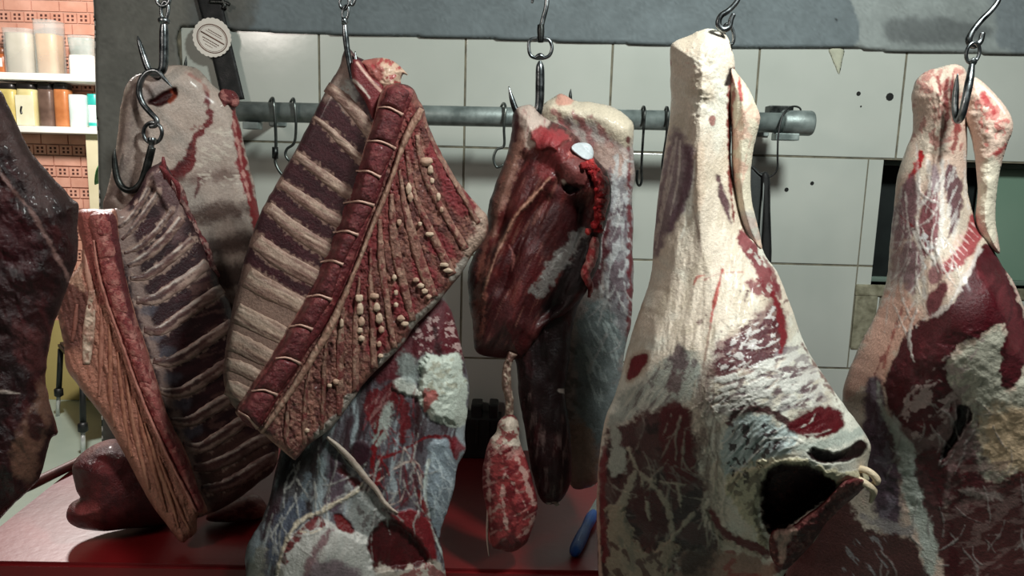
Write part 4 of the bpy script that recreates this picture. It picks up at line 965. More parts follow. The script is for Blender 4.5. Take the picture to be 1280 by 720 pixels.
p.strip([(1080, 648, 4), (1100, 655, 7), (1134, 664, 7)], (150, 140, 138), .9, 3, 4)
p.speck((150, 150, 150), .63, (4, 22), -35, .8, .03, [(1050, 680), (1110, 670), (1110, 760), (1060, 760)])
p.strip([(1128, 385, 1), (1116, 420, 1.2), (1104, 460, 1)], (150, 70, 62), .8, 1.2, 2)
p.strip([(1108, 440, 1), (1100, 454, 2), (1094, 468, 1.2)], (120, 44, 44), .8, 1.2, 3)
webs(p, [(1110, 240), (1205, 200), (1200, 330), (1150, 400), (1110, 380)], 26, 95, 70, (206, 198, 192), 8, (.5, 1.2))
webs(p, [(1100, 490), (1200, 470), (1300, 590), (1280, 720), (1100, 720)], 40, 80, 50, (150, 140, 136), 9)
p.grain(.0025, (9, 30), 10, [(1110, 200), (1230, 200), (1240, 300), (1160, 400), (1100, 400)], 4)
p.grain(.004, (18, 18), 0, [(1180, 410), (1300, 410), (1300, 600), (1100, 640), (1090, 480)], 4)
def bulge_r(P):
    x, y = P[:, 0], P[:, 1]
    h = .065*np.exp(-((y-390)/100)**2-((x-1225)/90)**2)
    h += .02*np.exp(-((y-470)/70)**2-((x-1150)/50)**2)
    h += .010*np.exp(-((x-1192)/10)**2)*np.exp(-((y-110)/30)**2)
    return h
out = [(1147, 98), (1160, 88), (1172, 85), (1185, 81), (1198, 81), (1207, 88), (1212, 110), (1209, 140), (1209, 180), (1208, 210), (1210, 240), (1215, 262), (1222, 284), (1236, 300), (1250, 328), (1268, 354), (1284, 395), (1300, 430), (1350, 470), (1352, 790), (985, 790), (990, 700), (1004, 640), (1030, 585), (1050, 520), (1055, 482), (1066, 452), (1078, 425), (1092, 398), (1102, 372), (1109, 345), (1112, 308), (1117, 260), (1122, 220), (1132, 188), (1140, 168), (1141, 148), (1139, 124), (1142, 108)]
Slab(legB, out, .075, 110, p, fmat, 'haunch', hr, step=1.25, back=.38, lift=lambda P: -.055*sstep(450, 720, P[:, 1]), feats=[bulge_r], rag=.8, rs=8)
p = Paint((208, 180, 164), 22)
p.speck((200, 110, 104), .6, (7, 9), 0, .8, .06, [(1210, 95), (1268, 150), (1250, 210), (1220, 190)])
p.strip([(1228, 118, 3), (1236, 128, 5), (1242, 140, 3)], (160, 34, 40), .85, 2, 3)
p.strip([(1236, 196, 2), (1248, 190, 1.6), (1258, 182, 1.6)], (160, 44, 48), .8, 1.5, 3)
p.strip([(1222, 104, .8), (1244, 124, 1.2), (1256, 142, 1)], (244, 226, 214), .8, 1, .6)
p.blob([(1228, 205), (1252, 205), (1246, 260), (1244, 300), (1226, 290)], (214, 204, 184), .9, 4, 3)
p.grain(.004, (12, 12), 0, None, 4)
Slab(legB, [(1206, 108), (1212, 98), (1222, 98), (1240, 113), (1256, 132), (1265, 148), (1266, 162), (1258, 184), (1250, 214), (1245, 250), (1245, 280), (1250, 315), (1240, 312), (1226, 296), (1219, 274), (1222, 240), (1219, 200), (1213, 168), (1205, 146)], .03, 26, p, fatm, 'heel_tendon', hr, step=1.25, back=1, lift=.004, rag=.7)
# ------------------------------------------------------------------ grey flank at the left, behind the rib rack
flA = Frame(225, 220, 1.33)
fk = empty('beef_flank', flA.one(205, 85), 'broad grey-pink flank sheet with a hook through a hole near its top', 'meat', None)
p = Paint((172, 154, 143), 31)
p.speck((180, 164, 154), .5, (30, 20), 20, .7, .1)
p.blob([(128, 262), (138, 215), (146, 165), (154, 116), (166, 96), (178, 96), (176, 130), (172, 170), (166, 210), (156, 262)], (112, 94, 88), .85, 8, 6, 14)
p.speck((150, 132, 122), .55, (14, 7), -50, .7, .06, [(128, 262), (154, 110), (180, 96), (170, 262)])
p.strip([(134, 240, 2), (144, 190, 2), (152, 130, 2), (160, 106, 1.6)], (196, 184, 170), .7, 2, 2)
p.blob([(178, 112), (196, 100), (212, 106), (206, 116), (192, 126), (180, 128)], (150, 136, 132), .8, 4, 3)
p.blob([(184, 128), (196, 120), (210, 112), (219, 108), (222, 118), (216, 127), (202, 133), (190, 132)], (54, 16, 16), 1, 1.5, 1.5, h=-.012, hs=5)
p.strip([(214, 112, 2), (218, 120, 3), (212, 127, 2)], (140, 62, 42), .8, 1.5, 1.5)
p.strip([(232, 90, 1.5), (248, 100, 2), (258, 112, 2), (262, 122, 1.5)], (150, 96, 86), .7, 2, 2)
p.strip([(240, 88, 3), (252, 96, 3.5)], (122, 104, 94), .6, 3, 2)
p.strip([(259, 116, 1.5), (261, 134, 2.8), (262, 150, 3.2), (254, 162, 3.2), (243, 174, 3), (240, 190, 6), (232, 208, 8.5), (216, 221, 9), (202, 228, 5)], (98, 26, 27), 1, 1.6, 3)
p.strip([(240, 176, 2), (234, 196, 3), (222, 212, 3)], (70, 18, 20), .8, 2, 3)
p.speck((120, 60, 54), .6, (6, 5), 40, .6, .05, [(236, 150), (262, 150), (240, 210), (226, 200)])
for yy, w, c in ((222, 7, (112, 88, 80)), (268, 11, (84, 60, 54)), (310, 13, (66, 44, 40)), (350, 14, (56, 36, 34)), (392, 15, (50, 32, 30))):
    p.strip([(228, yy+4, w*.6), (256, yy, w), (286, yy-4, w), (318, yy-8, w*.7)], c, .85, 7, 5, 9)  # muscle bands under the membrane, darkened downwards with painted shade
p.strip([(249, 222, 3), (247, 234, 2.4), (244, 246, 1)], (90, 34, 34), .9, 1.5, 2)
p.speck((206, 194, 180), .6, (12, 5), 10, .7, .05, [(250, 170), (300, 150), (312, 230), (240, 230)])
p.strip([(291, 132, 3), (297, 170, 5), (304, 212, 6), (312, 242, 6), (320, 275, 5), (322, 300, 4)], (122, 30, 34), 1, 1.6, 3)
p.strip([(292, 150, 1), (301, 200, 1.2), (312, 250, 1.2)], (200, 150, 140), .7, 1, 2)
p.grain(.001, (36, 20), 10, None, 2)
out = [(159, 104), (166, 96), (176, 92), (195, 86), (212, 82), (231, 82), (245, 85), (257, 96), (267, 107), (278, 115), (292, 122), (295, 140), (302, 165), (310, 200), (318, 232), (321, 250), (327, 290), (325, 320), (318, 360), (310, 400), (300, 440), (250, 440), (215, 400), (190, 330), (160, 290), (134, 272), (129, 256), (135, 234), (142, 200), (147, 170), (150, 140), (154, 118)]
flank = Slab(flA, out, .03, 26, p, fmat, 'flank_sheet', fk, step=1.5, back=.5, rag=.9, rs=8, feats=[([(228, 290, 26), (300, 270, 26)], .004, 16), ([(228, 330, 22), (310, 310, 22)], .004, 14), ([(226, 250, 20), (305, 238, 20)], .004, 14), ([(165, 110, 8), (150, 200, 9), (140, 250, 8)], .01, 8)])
p = Paint((98, 36, 38), 32); p.speck((170, 110, 104), .56, (8, 5), 30, .8, .06)
Slab(flA, [(274, 116), (280, 111), (290, 113), (298, 120), (299, 130), (292, 135), (286, 131), (280, 135), (276, 128)], .009, 6, p, cutm, 'cut_knob', fk, step=1, back=.8, lift=.02, rag=.8, rs=4)
# ------------------------------------------------------------------ rib rack at the left
rbA = Frame(200, 440, 1.22)
rk = empty('rib_rack', rbA.one(178, 235), 'left rib rack tapering to a point, its pink-tan sawn face beside dark ribs', 'ribs', None)
def dep(P): # both faces fall away from the backbone
    sx = np.interp(P[:, 1], [260, 343, 430, 477, 524, 564, 607, 640, 690], [126, 138, 166, 182, 199, 220, 236, 252, 262])
    d = P[:, 0]-sx; return np.where(d > 0, -.00038*d, .00022*d)
p = Paint((46, 22, 27), 41)
p.speck((66, 33, 38), .52, (20, 8), -25, .6, .08)
p.blob([(184, 228), (200, 206), (228, 240), (236, 270), (220, 300), (200, 260)], (120, 90, 90), .6, 8, 6)
p.speck((180, 150, 140), .57, (12, 4), -50, .8, .05, [(180, 225), (205, 200), (236, 250), (226, 290), (196, 262)])
p.blob([(143, 262), (160, 258), (176, 340), (194, 420), (212, 480), (232, 540), (252, 600), (262, 640), (246, 640), (230, 570), (200, 480), (176, 400), (150, 300)], (150, 124, 116), .9, 4, 4)
for (x, y) in ((181, 388), (192, 418), (204, 443), (212, 474), (224, 506), (236, 540)):
    p.blob([(x-6, y-5), (x+6, y-9), (x+16, y-8), (x+14, y+2), (x+2, y+8), (x-5, y+4)], (86, 82, 92), .75, 4, 3)  # bluish-grey sheen painted at the rib ends beside the backbone
p.speck((110, 78, 72), .56, (22, 5), -22, .6, .06, [(230, 330), (275, 350), (335, 560), (280, 640), (250, 480)])
p.blob([(250, 560), (300, 540), (340, 560), (336, 600), (300, 630), (262, 646)], (96, 66, 58), .6, 10, 8)
side = [(142, 263), (152, 261), (168, 245), (178, 228), (186, 212), (198, 204), (206, 203), (215, 218), (222, 230), (232, 246), (234, 262), (243, 282), (253, 305), (263, 330), (272, 344), (276, 360), (286, 376), (292, 398), (302, 430), (318, 470), (336, 510), (348, 545), (344, 585), (322, 604), (300, 622), (262, 642), (236, 640), (200, 560), (170, 460), (150, 370), (136, 300)]
RL = [[(146, 280), (160, 270), (174, 250), (186, 228)], [(150, 296), (166, 280), (182, 258), (196, 236)], [(153, 312), (174, 304), (196, 282), (214, 258)], [(158, 328), (178, 318), (204, 296), (226, 268)], [(160, 343), (180, 341), (208, 322), (240, 294)],
      [(168, 371), (192, 370), (212, 357), (238, 340), (258, 325)], [(178, 407), (200, 408), (224, 392), (252, 372), (276, 356)], [(189, 446), (210, 448), (232, 438), (262, 418), (290, 398)], [(199, 484), (222, 486), (250, 472), (276, 454), (302, 438)], [(212, 521), (236, 522), (262, 507), (290, 490), (320, 476)], [(226, 550), (248, 556), (276, 540), (304, 522), (336, 514)], [(240, 580), (262, 578), (290, 566), (320, 548), (346, 540)], [(250, 606), (272, 604), (300, 592), (328, 574), (344, 566)]]
for i, ln in enumerate(RL):
    q = np.array(ln, float)+[2, 6]; p.strip([(a[0], a[1], w) for a, w in zip(q, (4, 6.5, 7, 6.5, 5.5))] if i > 3 else [(a[0], a[1]-3, w*.5) for a, w in zip(q, (5, 7, 8, 7, 6))], (166, 136, 124), .9, 1.5, 4, 5)
rside = Slab(rbA, side, .022, 14, p, fmat, 'rib_wall', rk, step=1.5, back=.5, lift=dep, rag=.8, rs=7)
for i, ln in enumerate(RL):
    p = Paint((168, 140, 128) if i < 11 else (128, 100, 92), 50+i); q = np.array(ln, float)+[1.5, 4.5]; k0 = .5 if i < 3 else .75 if i < 5 else 1
    p.strip([tuple(a)+(1.8,) for a in q+[0, -6*k0]], (200, 184, 174), .95, 1.3, 1.2)
    p.strip([(a[0], a[1]-1.2*k0, r) for a, r in zip(q, (1.2, 3*k0, 2.4*k0, .6))], (56, 26, 31), .9, 1.2, 1.5)
    p.speck((98, 64, 60), .56, (18, 6), -25, .7, .06)
    p.speck((110, 74, 70), .55, (16, 3), -25, .7, .06)
    k = min(1, .75+.05*i)
    Slab(rbA, band_outline(q, ([4.5*k0, 7.5*k0, 8.5*k0, 8*k0, 7*k0])[:len(q)]), .0045, 6, p, fmat, 'rib', rk, step=1.2, back=.5, on=rside, lift=-.001, n=1, rag=1.8, rs=4)
# sawn face with the split backbone
p = Paint((184, 122, 104), 42)
p.speck((176, 126, 104), .52, (4, 40), -14, .8, .08)
p.speck((112, 62, 50), .56, (3, 26), -14, .8, .06)
p.blob([(98, 262), (128, 262), (124, 330), (130, 380), (112, 350), (102, 325)], (156, 78, 72), .85, 4, 4)
p.blob([(80, 358), (104, 352), (110, 380), (104, 420), (96, 440), (84, 440), (74, 400)], (96, 52, 46), .85, 4, 5)
p.blob([(84, 346), (102, 326), (104, 350), (106, 366), (96, 360)], (190, 146, 124), .9, 2, 3)
p.blob([(96, 436), (122, 470), (140, 500), (176, 570), (222, 660), (212, 656), (160, 580), (112, 505), (84, 462), (82, 440)], (186, 124, 104), .7, 4, 3)
p.speck((120, 60, 46), .6, (3, 12), -16, .8, .04, [(110, 380), (150, 420), (240, 640), (226, 670), (130, 500)])
p.grain(.0035, (3.5, 30), -14, None, 4)
p.grain(.0015, (2.5, 3.5), 0, None, 2)
face = [(98, 264), (112, 261), (130, 262), (146, 264), (150, 300), (158, 345), (170, 392), (184, 432), (198, 478), (213, 524), (234, 565), (248, 607), (260, 638), (247, 645), (246, 664), (236, 673), (226, 678), (205, 652), (184, 622), (154, 565), (126, 518), (100, 485), (83, 460), (80, 432), (75, 410), (73, 385), (80, 358), (88, 346), (101, 328), (102, 305), (97, 285)]
rface = Slab(rbA, face, .026, 12, p, cutm, 'sawn_face', rk, step=1.25, back=.5, lift=lambda P: dep(P)+.012, rag=.8, rs=6)
cl = [(112, 268), (117, 300), (122, 335), (132, 374), (146, 412), (156, 440), (170, 480), (191, 531), (214, 578), (233, 615), (246, 640)]
cr = [(142, 266), (149, 300), (156, 340), (168, 392), (181, 430), (196, 477), (211, 524), (231, 564), (246, 605), (256, 634)]
p = Paint((158, 88, 82), 43); p.speck((196, 134, 124), .55, (7, 9), 0, .8, .06); p.speck((110, 26, 34), .57, (6, 10), 0, .8, .05)
p.blob([(132, 262), (146, 262), (158, 345), (168, 400), (160, 400), (146, 330)], (92, 26, 34), .9, 2, 2)
p.blob([(190, 520), (212, 520), (250, 610), (258, 640), (240, 640), (214, 578)], (132, 32, 42), .6, 6, 5)
p.grain(.002, (5, 5), 0, None, 3)
bb = Slab(rbA, cl+cr[::-1], .014, 12, p, cutm, 'backbone', rk, step=1.25, back=.3, on=rface, lift=-.002, rag=.9, rs=5)
for i, t in enumerate(np.linspace(.04, .93, 12)):
    a = spline(cl, 6, False); b = spline(cr, 6, False); t2 = t+.058
    A = a[int(t*(len(a)-1))]; B = b[int(t*(len(b)-1))]; A2 = a[int(min(t2, 1)*(len(a)-1))]; B2 = b[int(min(t2, 1)*(len(b)-1))]
    A = A+(B-A)*.2; A2 = A2+(B2-A2)*.2; B = B-(B-A)*.3; B2 = B2-(B2-A2)*.3
    p = Paint((158, 82, 78), 60+i); p.speck((186, 122, 112), .54, (6, 6), 0, .8, .08); p.speck((120, 36, 42), .58, (6, 8), 0, .8, .05)
    Slab(rbA, [A, (A+B)/2+[0, -2], B, (B+B2)/2+[1.5, 0], B2, (A2+B2)/2+[0, 1], A2, (A+A2)/2], .0028, 7, p, cutm, 'vertebra', bb.obj, step=1.25, back=.3, on=bb, lift=-.001, n=3, rag=.5, rs=4)
p_ = [(130, 300), (142, 360), (158, 408), (172, 446), (188, 492), (208, 540), (226, 580), (244, 628)]
p = Paint((196, 132, 118), 44); p.speck((150, 70, 64), .58, (3, 8), 0, .8, .05)
ln = [(a[0], a[1]) for a in cl[1:]]
Slab(rbA, band_outline(ln, [1.4]+[2.2]*8+[1.5]), .006, 3, p, fatm, 'bone_strip', rk, step=1, back=.4, on=rface, lift=.008, n=1, rag=.8, rs=5)
BS = [([(115, 362), (113, 392), (110, 424), (108, 456)], [3, 5.5, 6, 3.5], (188, 152, 134)), ([(126, 385), (127, 420), (126, 458), (124, 496)], [1.6, 2.5, 2.5, 1.4], (180, 122, 104)), ([(103, 312), (109, 340), (114, 362), (120, 390)], [1.5, 3, 3, 1.6], (192, 140, 122)), ([(136, 405), (138, 450), (138, 492), (143, 535)], [1.5, 2.5, 2.5, 1.4], (178, 120, 98)), ([(147, 440), (151, 485), (157, 530), (164, 572)], [1.5, 2.2, 2.4, 1.4], (176, 118, 96)), ([(157, 468), (165, 522), (176, 570), (186, 612)], [1.3, 2.4, 2.6, 1.4], (180, 124, 102)), ([(168, 498), (181, 548), (196, 600), (208, 640)], [1.3, 2.4, 2.4, 1.4], (174, 116, 94)), ([(181, 528), (196, 578), (212, 622), (224, 660)], [1.3, 2.4, 2.4, 1.2], (182, 126, 102)), ([(198, 570), (212, 606), (226, 640), (238, 664)], [1.3, 2, 2, 1.2], (176, 118, 96)), ([(96, 380), (94, 404), (90, 428)], [1.5, 2.4, 1.4], (150, 96, 84))]
for i, (ln, hw, c) in enumerate(BS):
    p = Paint(c, 80+i); p.speck((130, 70, 56), .57, (3, 9), 0, .8, .05)
    if i == 0: p.speck((206, 180, 160), .52, (6, 6), 0, .9, .05); p.grain(.004, (6, 6))
    Slab(rbA, band_outline(ln, [w*1.25 for w in hw]), .0035, 3.5, p, fatm, 'spine_bone', rk, step=1, back=.4, on=rface, lift=.0, n=1, rag=.9, rs=5)
p = Paint((128, 56, 58), 45); p.speck((180, 140, 132), .52, (5, 9), -30, .9, .06); p.speck((74, 22, 28), .57, (5, 7), 0, .8, .05)
Slab(rbA, band_outline([(200, 206), (210, 220), (222, 234), (230, 252), (237, 268), (247, 288), (257, 306), (266, 332), (274, 346)], [2, 4, 6, 5, 3, 2.6, 3.4, 3.4, 2]), .006, 5, p, cutm, 'ragged_edge', rk, step=1.1, back=.6, on=rside, n=1, rag=1.8, rs=6)
curl_tubes(rk, rbA, 'meat_shred', [[(206, 224, .02), (205, 208, .03), (204, 196, .03)], [(214, 232, .02), (208, 216, .036), (200, 208, .034)], [(224, 250, .02), (222, 232, .034), (214, 222, .03)]], 2.6, (120, 44, 48), .0, cutm)
# ------------------------------------------------------------------ very dark quarter at the left edge, nearest the camera
dkA = Frame(30, 370, .85)
dq = empty('beef_quarter', dkA.one(0, 150), 'very dark maroon meat quarter cut off by the left edge of the photo', 'meat', None)
p = Paint((42, 14, 16), 91)
p.speck((66, 26, 28), .52, (14, 40), -30, .8, .08)
p.speck((30, 12, 14), .55, (24, 30), 0, .8, .08)
p.blob([(0, 130), (14, 150), (40, 200), (62, 240), (66, 262), (52, 262), (36, 236), (12, 196), (-10, 170)], (78, 56, 54), .8, 6, 7)
p.blob([(10, 126), (40, 188), (80, 232), (100, 258), (98, 280), (70, 250), (36, 206), (14, 160)], (42, 18, 17), .95, 4, 3)
p.strip([(-6, 208, 1.6), (18, 240, 2.2), (39, 264, 2.4), (62, 304, 2.6), (80, 336, 2.8), (90, 356, 1.6)], (132, 98, 92), .85, 2, 2)
p.blob([(-10, 250), (30, 270), (50, 310), (40, 340), (10, 330), (-10, 310)], (62, 18, 24), .7, 8, 8)
p.blob([(14, 566), (28, 532), (44, 500), (52, 470), (62, 500), (60, 530), (50, 566), (40, 604), (22, 594)], (110, 76, 62), .8, 5, 5)
p.blob([(34, 520), (44, 512), (56, 530), (50, 548), (38, 546)], (50, 16, 18), .9, 3, 3)
p.strip([(-4, 488, 1.5), (8, 490, 1.8), (24, 492, 1)], (190, 170, 160), .8, 1, 1)
p.blob([(20, 400), (50, 420), (58, 450), (40, 470), (20, 440)], (82, 40, 40), .7, 6, 6)
p.grain(.006, (16, 24), -20, None, 4)
out = [(-230, 200), (-200, 60), (-130, 10), (-70, 40), (-30, 80), (0, 112), (10, 130), (19, 151), (38, 188), (58, 213), (78, 234), (90, 248), (99, 258), (97, 285), (97, 322), (89, 346), (78, 378), (68, 404), (62, 430), (58, 455), (57, 478), (63, 505), (72, 540), (64, 548), (60, 562), (52, 590), (44, 605), (26, 622), (8, 640), (-20, 668), (-90, 740), (-170, 700), (-225, 480)]
Slab(dkA, out, .05, 60, p, fmat, 'quarter_body', dq, step=1.6, back=.5, rag=1.2, rs=10)
# ------------------------------------------------------------------ lump and offcut on the counter
yl = atZ(140, 668, CZ)[1]
lmA = Frame(140, 610, yl)
p = Paint((78, 17, 21), 95); p.speck((104, 34, 36), .56, (30, 22), 30, .7, .08); p.speck((60, 14, 18), .56, (14, 24), 0, .6, .08)
p.blob([(96, 640), (104, 628), (124, 632), (126, 656), (112, 662)], (134, 56, 54), .7, 5, 4)
p.strip([(110, 566, 3), (126, 556, 3), (146, 552, 2.6), (170, 556, 2)], (130, 70, 60), .6, 3, 3); p.grain(.003, (14, 14))
lump = Slab(lmA, [(92, 600), (90, 586), (96, 574), (108, 564), (122, 556), (144, 551), (168, 556), (190, 580), (208, 610), (216, 640), (206, 656), (160, 661), (130, 664), (102, 661), (86, 653), (83, 642), (88, 632), (100, 624), (95, 612)], .085, 50, p, cutm, 'meat_lump', None, step=1.5, back=.8, rag=.6)
tag(lump.obj, 'rounded dark red meat lump on the counter behind the left rib rack', 'meat')
yo = atZ(290, 653, CZ)[1]
ofA = Frame(290, 636, yo)
p = Paint((104, 38, 36), 96); p.speck((150, 96, 86), .55, (12, 6), 0, .8, .06)
of = Slab(ofA, [(258, 650), (264, 640), (282, 632), (304, 622), (322, 620), (334, 634), (330, 646), (312, 651), (280, 653)], .035, 16, p, fmat, 'meat_offcut', None, step=1.5, back=.8, rag=.8)
tag(of.obj, 'small flat red offcut on the counter below the left rib rack', 'meat')
# ------------------------------------------------------------------ leg behind the central rib rack
lgC = Frame(450, 580, 1.14)
lc = empty('fore_leg', lgC.one(520, 400), 'leg with white fat, blue sinew and blood streaks behind the central rib rack', 'meat', None)
p = Paint((92, 86, 92), 101)
p.speck((156, 164, 168), .54, (9, 44), 12, .85, .08)
p.speck((52, 26, 32), .53, (8, 36), 12, .85, .07)
p.blob([(505, 370), (556, 372), (568, 396), (578, 426), (584, 450), (560, 446), (530, 446), (505, 470), (470, 480), (460, 440)], (88, 30, 37), .95, 4, 4)
p.speck((190, 160, 156), .6, (5, 5), 30, .8, .04, [(510, 380), (568, 390), (580, 445), (520, 450)])
p.strip([(540, 400, 2), (546, 425, 3), (550, 446, 3)], (44, 12, 16), .9, 2, 3)
p.blob([(345, 560), (380, 556), (402, 570), (398, 600), (384, 640), (350, 640)], (36, 24, 24), .9, 8, 8)
p.strip([(403, 575, 4), (402, 600, 5), (398, 640, 4)], (150, 160, 164), .85, 2.5, 3)
p.strip([(386, 590, 2), (380, 620, 3.5), (372, 645, 3)], (130, 142, 150), .8, 3, 4)
p.strip([(428, 568, 8), (422, 600, 10), (414, 632, 8)], (86, 66, 76), .9, 4, 4)
p.strip([(440, 590, 3), (432, 620, 4), (428, 636, 3)], (146, 146, 146), .8, 3, 3)
p.blob([(335, 680), (350, 640), (372, 622), (384, 650), (360, 680), (340, 710)], (70, 76, 90), .85, 5, 5)
p.strip([(326, 690, 6), (320, 720, 9), (318, 760, 8)], (150, 142, 130), .8, 4, 5)
# fat at the top and blood
p.blob([(528, 448), (540, 443), (556, 446), (572, 444), (578, 466), (586, 480), (584, 505), (582, 528), (566, 534), (548, 528), (534, 518), (524, 500), (522, 474)], (196, 202, 190), 1, 2, 3, h=.012, hs=10)
p.speck((150, 144, 124), .57, (7, 7), 0, .7, .06, [(526, 450), (574, 444), (584, 490), (530, 500)])
p.grain(.0028, (9, 7), -20, [(526, 445), (576, 444), (584, 528), (528, 515)], 3)
p.blob([(532, 490), (540, 484), (548, 490), (540, 508), (532, 512)], BLOOD, .8, 2, 4)
p.blob([(492, 484), (498, 474), (514, 474), (526, 492), (512, 495), (502, 492)], (200, 200, 190), .95, 2, 3, h=.004)
p.blob([(500, 440), (520, 446), (522, 478), (508, 476), (498, 462)], (136, 142, 138), .9, 4, 4)
p.blob([(458, 500), (472, 486), (492, 478), (496, 500), (480, 530), (466, 536)], (100, 22, 28), .9, 3, 5)
p.speck((176, 130, 126), .58, (4, 14), 40, .8, .05, [(455, 500), (495, 475), (490, 540), (460, 545)])
p.strip([(500, 492, 3), (504, 510, 6), (506, 530, 6), (502, 550, 4)], (98, 18, 24), .9, 2, 3)
p.strip([(520, 495, 2), (524, 525, 4), (520, 545, 2.5)], (50, 12, 16), .9, 2, 2)
p.strip([(488, 505, 3), (476, 540, 7), (470, 560, 4)], (176, 182, 174), .85, 3, 4)
p.strip([(512, 540, 4), (516, 580, 5), (520, 630, 4)], (116, 106, 112), .8, 3, 3)
p.strip([(500, 575, 3), (508, 600, 5), (506, 630, 4)], (84, 46, 54), .9, 3, 3)
p.strip([(516, 588, 2), (522, 614, 3), (520, 640, 2)], (66, 20, 26), .9, 2, 2)
for a in ([(478, 538, 1), (466, 562, 1.6), (478, 572, 1.8), (496, 566, 1.6), (516, 556, 1.8), (536, 546, 1.6), (560, 550, 1.4)], [(470, 560, 2), (465, 580, 1.8), (463, 596, 1.6)], [(476, 572, 2), (474, 590, 2), (470, 606, 2)], [(466, 548, 1.2), (470, 540, 1.6), (474, 520, 1)]): p.strip(a, (112, 15, 22), .95, 1, 1.6)
p.blob([(440, 556), (452, 550), (462, 562), (458, 580), (446, 584), (438, 572)], (46, 18, 28), 1, 2.5, 2, h=.006)
# blue sinew muscle at the right
p.blob([(538, 552), (548, 548), (560, 552), (571, 582), (569, 612), (558, 645), (549, 672), (543, 662), (536, 636), (531, 606), (532, 580)], (134, 144, 152), 1, 1.5, 2, h=.006, hs=8)
p.speck((196, 208, 214), .57, (2.2, 26), -24, .9, .04, [(536, 560), (566, 570), (566, 620), (548, 668), (534, 610)])
p.strip([(536, 575, 1.5), (531, 610, 2), (536, 650, 2.4), (544, 672, 2), (550, 686, 1.4), (555, 696, 1)], (200, 206, 200), .9, 1.2, 1)
p.blob([(566, 545), (582, 560), (576, 566), (570, 574), (562, 560)], (120, 40, 48), .9, 2, 2)
p.strip([(536, 546, 2), (550, 545, 1.5), (562, 548, 2), (568, 572, 1.5)], (96, 18, 26), .9, 1.2, 1.5)
p.strip([(524, 614, 3), (532, 640, 3.5), (536, 656, 2)], (120, 22, 28), .9, 2, 3)
for a in ([(472, 602, .7), (496, 584, .9), (512, 577, .9), (524, 582, .8), (528, 610, .7)], [(486, 632, .7), (500, 626, .8), (506, 612, .6)], [(506, 560, .7), (524, 596, .8), (526, 630, .7)]): p.strip(a, (190, 170, 160), .9, .8, 1)
p.strip([(428, 588, 5), (446, 606, 6), (466, 628, 6), (482, 650, 4)], (72, 16, 20), .95, 2.5, 3, h=-.004)
# lower pale muscle with red windows
p.blob([(438, 622), (460, 612), (484, 640), (486, 655), (470, 664), (462, 672), (446, 664), (436, 644)], (132, 134, 130), .9, 3, 4)
p.speck((70, 58, 58), .6, (6, 8), 0, .7, .05, [(438, 622), (484, 640), (470, 668), (444, 664)])
LB = [(348, 700), (356, 682), (370, 664), (388, 652), (408, 652), (432, 658), (450, 668), (464, 676), (466, 700), (474, 718), (474, 790), (344, 790)]
p.blob(LB, (190, 186, 180), 1, 2, 3, h=.01, hs=10)
p.blob([(352, 694), (360, 676), (374, 660), (390, 648), (404, 645), (405, 657), (392, 662), (380, 666), (374, 678), (362, 690), (356, 704)], (104, 26, 30), .95, 1.5, 4)
p.strip([(376, 664, 1), (390, 666, 1.6), (404, 660, 1)], (206, 190, 170), .9, 1, 2)
p.blob([(416, 644), (424, 641), (434, 650), (443, 664), (430, 666), (420, 656)], (100, 20, 22), 1, 1.5, 2, h=-.003)
p.strip([(412, 662, 3), (402, 680, 4.5), (388, 702, 5.5), (382, 722, 6)], (122, 82, 88), .85, 3, 3)
p.blob([(386, 710), (410, 700), (440, 708), (452, 730), (440, 780), (380, 780)], (112, 84, 96), .8, 6, 5)
p.strip([(452, 606, 2), (440, 618, 2.2), (420, 628, 2.5), (400, 640, 3), (384, 646, 3), (370, 656, 2.4), (358, 676, 2), (350, 700, 1.6), (346, 730, 1.6)], (200, 186, 164), .95, 1.4, 1.6, h=.003)
p.blob([(460, 674), (470, 658), (486, 650), (508, 658), (526, 678), (542, 702), (524, 708), (486, 712), (470, 714), (464, 700)], (66, 12, 16), 1, 2, 2, h=-.012, hs=6)
p.blob([(488, 642), (502, 638), (518, 638), (536, 654), (545, 688), (541, 702), (522, 676), (500, 656)], (116, 30, 36), 1, 2, 2, h=.004)
p.speck((160, 90, 90), .62, (3, 3), 0, .7, .03, [(488, 642), (518, 638), (545, 700), (520, 676)])
p.blob([(474, 706), (486, 712), (524, 706), (546, 698), (556, 712), (560, 780), (470, 780)], (180, 168, 156), .95, 2.5, 5)
p.speck((120, 40, 44), .57, (10, 6), 10, .8, .05, [(500, 706), (556, 706), (556, 770), (500, 770)])
webs(p, [(340, 560), (440, 540), (530, 540), (530, 640), (440, 650), (320, 700)], 40, 100, 60, (168, 164, 158), 15)
webs(p, [(460, 480), (520, 480), (530, 600), (460, 600)], 18, 80, 50, (116, 18, 26), 16)
webs(p, [(536, 556), (566, 566), (566, 610), (548, 660), (534, 600)], 16, 62, 40, (196, 204, 208), 17)
p.grain(.0025, (6, 22), 10, None, 4)
out = [(470, 420), (510, 370), (540, 360), (557, 376), (567, 395), (575, 425), (580, 447), (586, 478), (585, 510), (581, 540), (582, 562), (572, 585), (567, 615), (556, 648), (550, 674), (554, 694), (558, 730), (558, 790), (306, 790), (307, 720), (306, 696), (312, 675), (327, 650), (338, 618), (346, 580), (362, 540), (400, 500)]
legc = Slab(lgC, out, .042, 60, p, fmat, 'leg_body', lc, step=1.25, back=.25, rag=.9, rs=8, feats=[lambda P: .02*np.exp(-((P[:, 1]-690)/50)**2-((P[:, 0]-410)/60)**2)-.03*np.exp(-((P[:, 1]-580)/70)**2-((P[:, 0]-370)/30)**2)])
p = Paint((186, 170, 156), 102); p.speck((140, 110, 100), .56, (3, 14), -45, .7, .06)
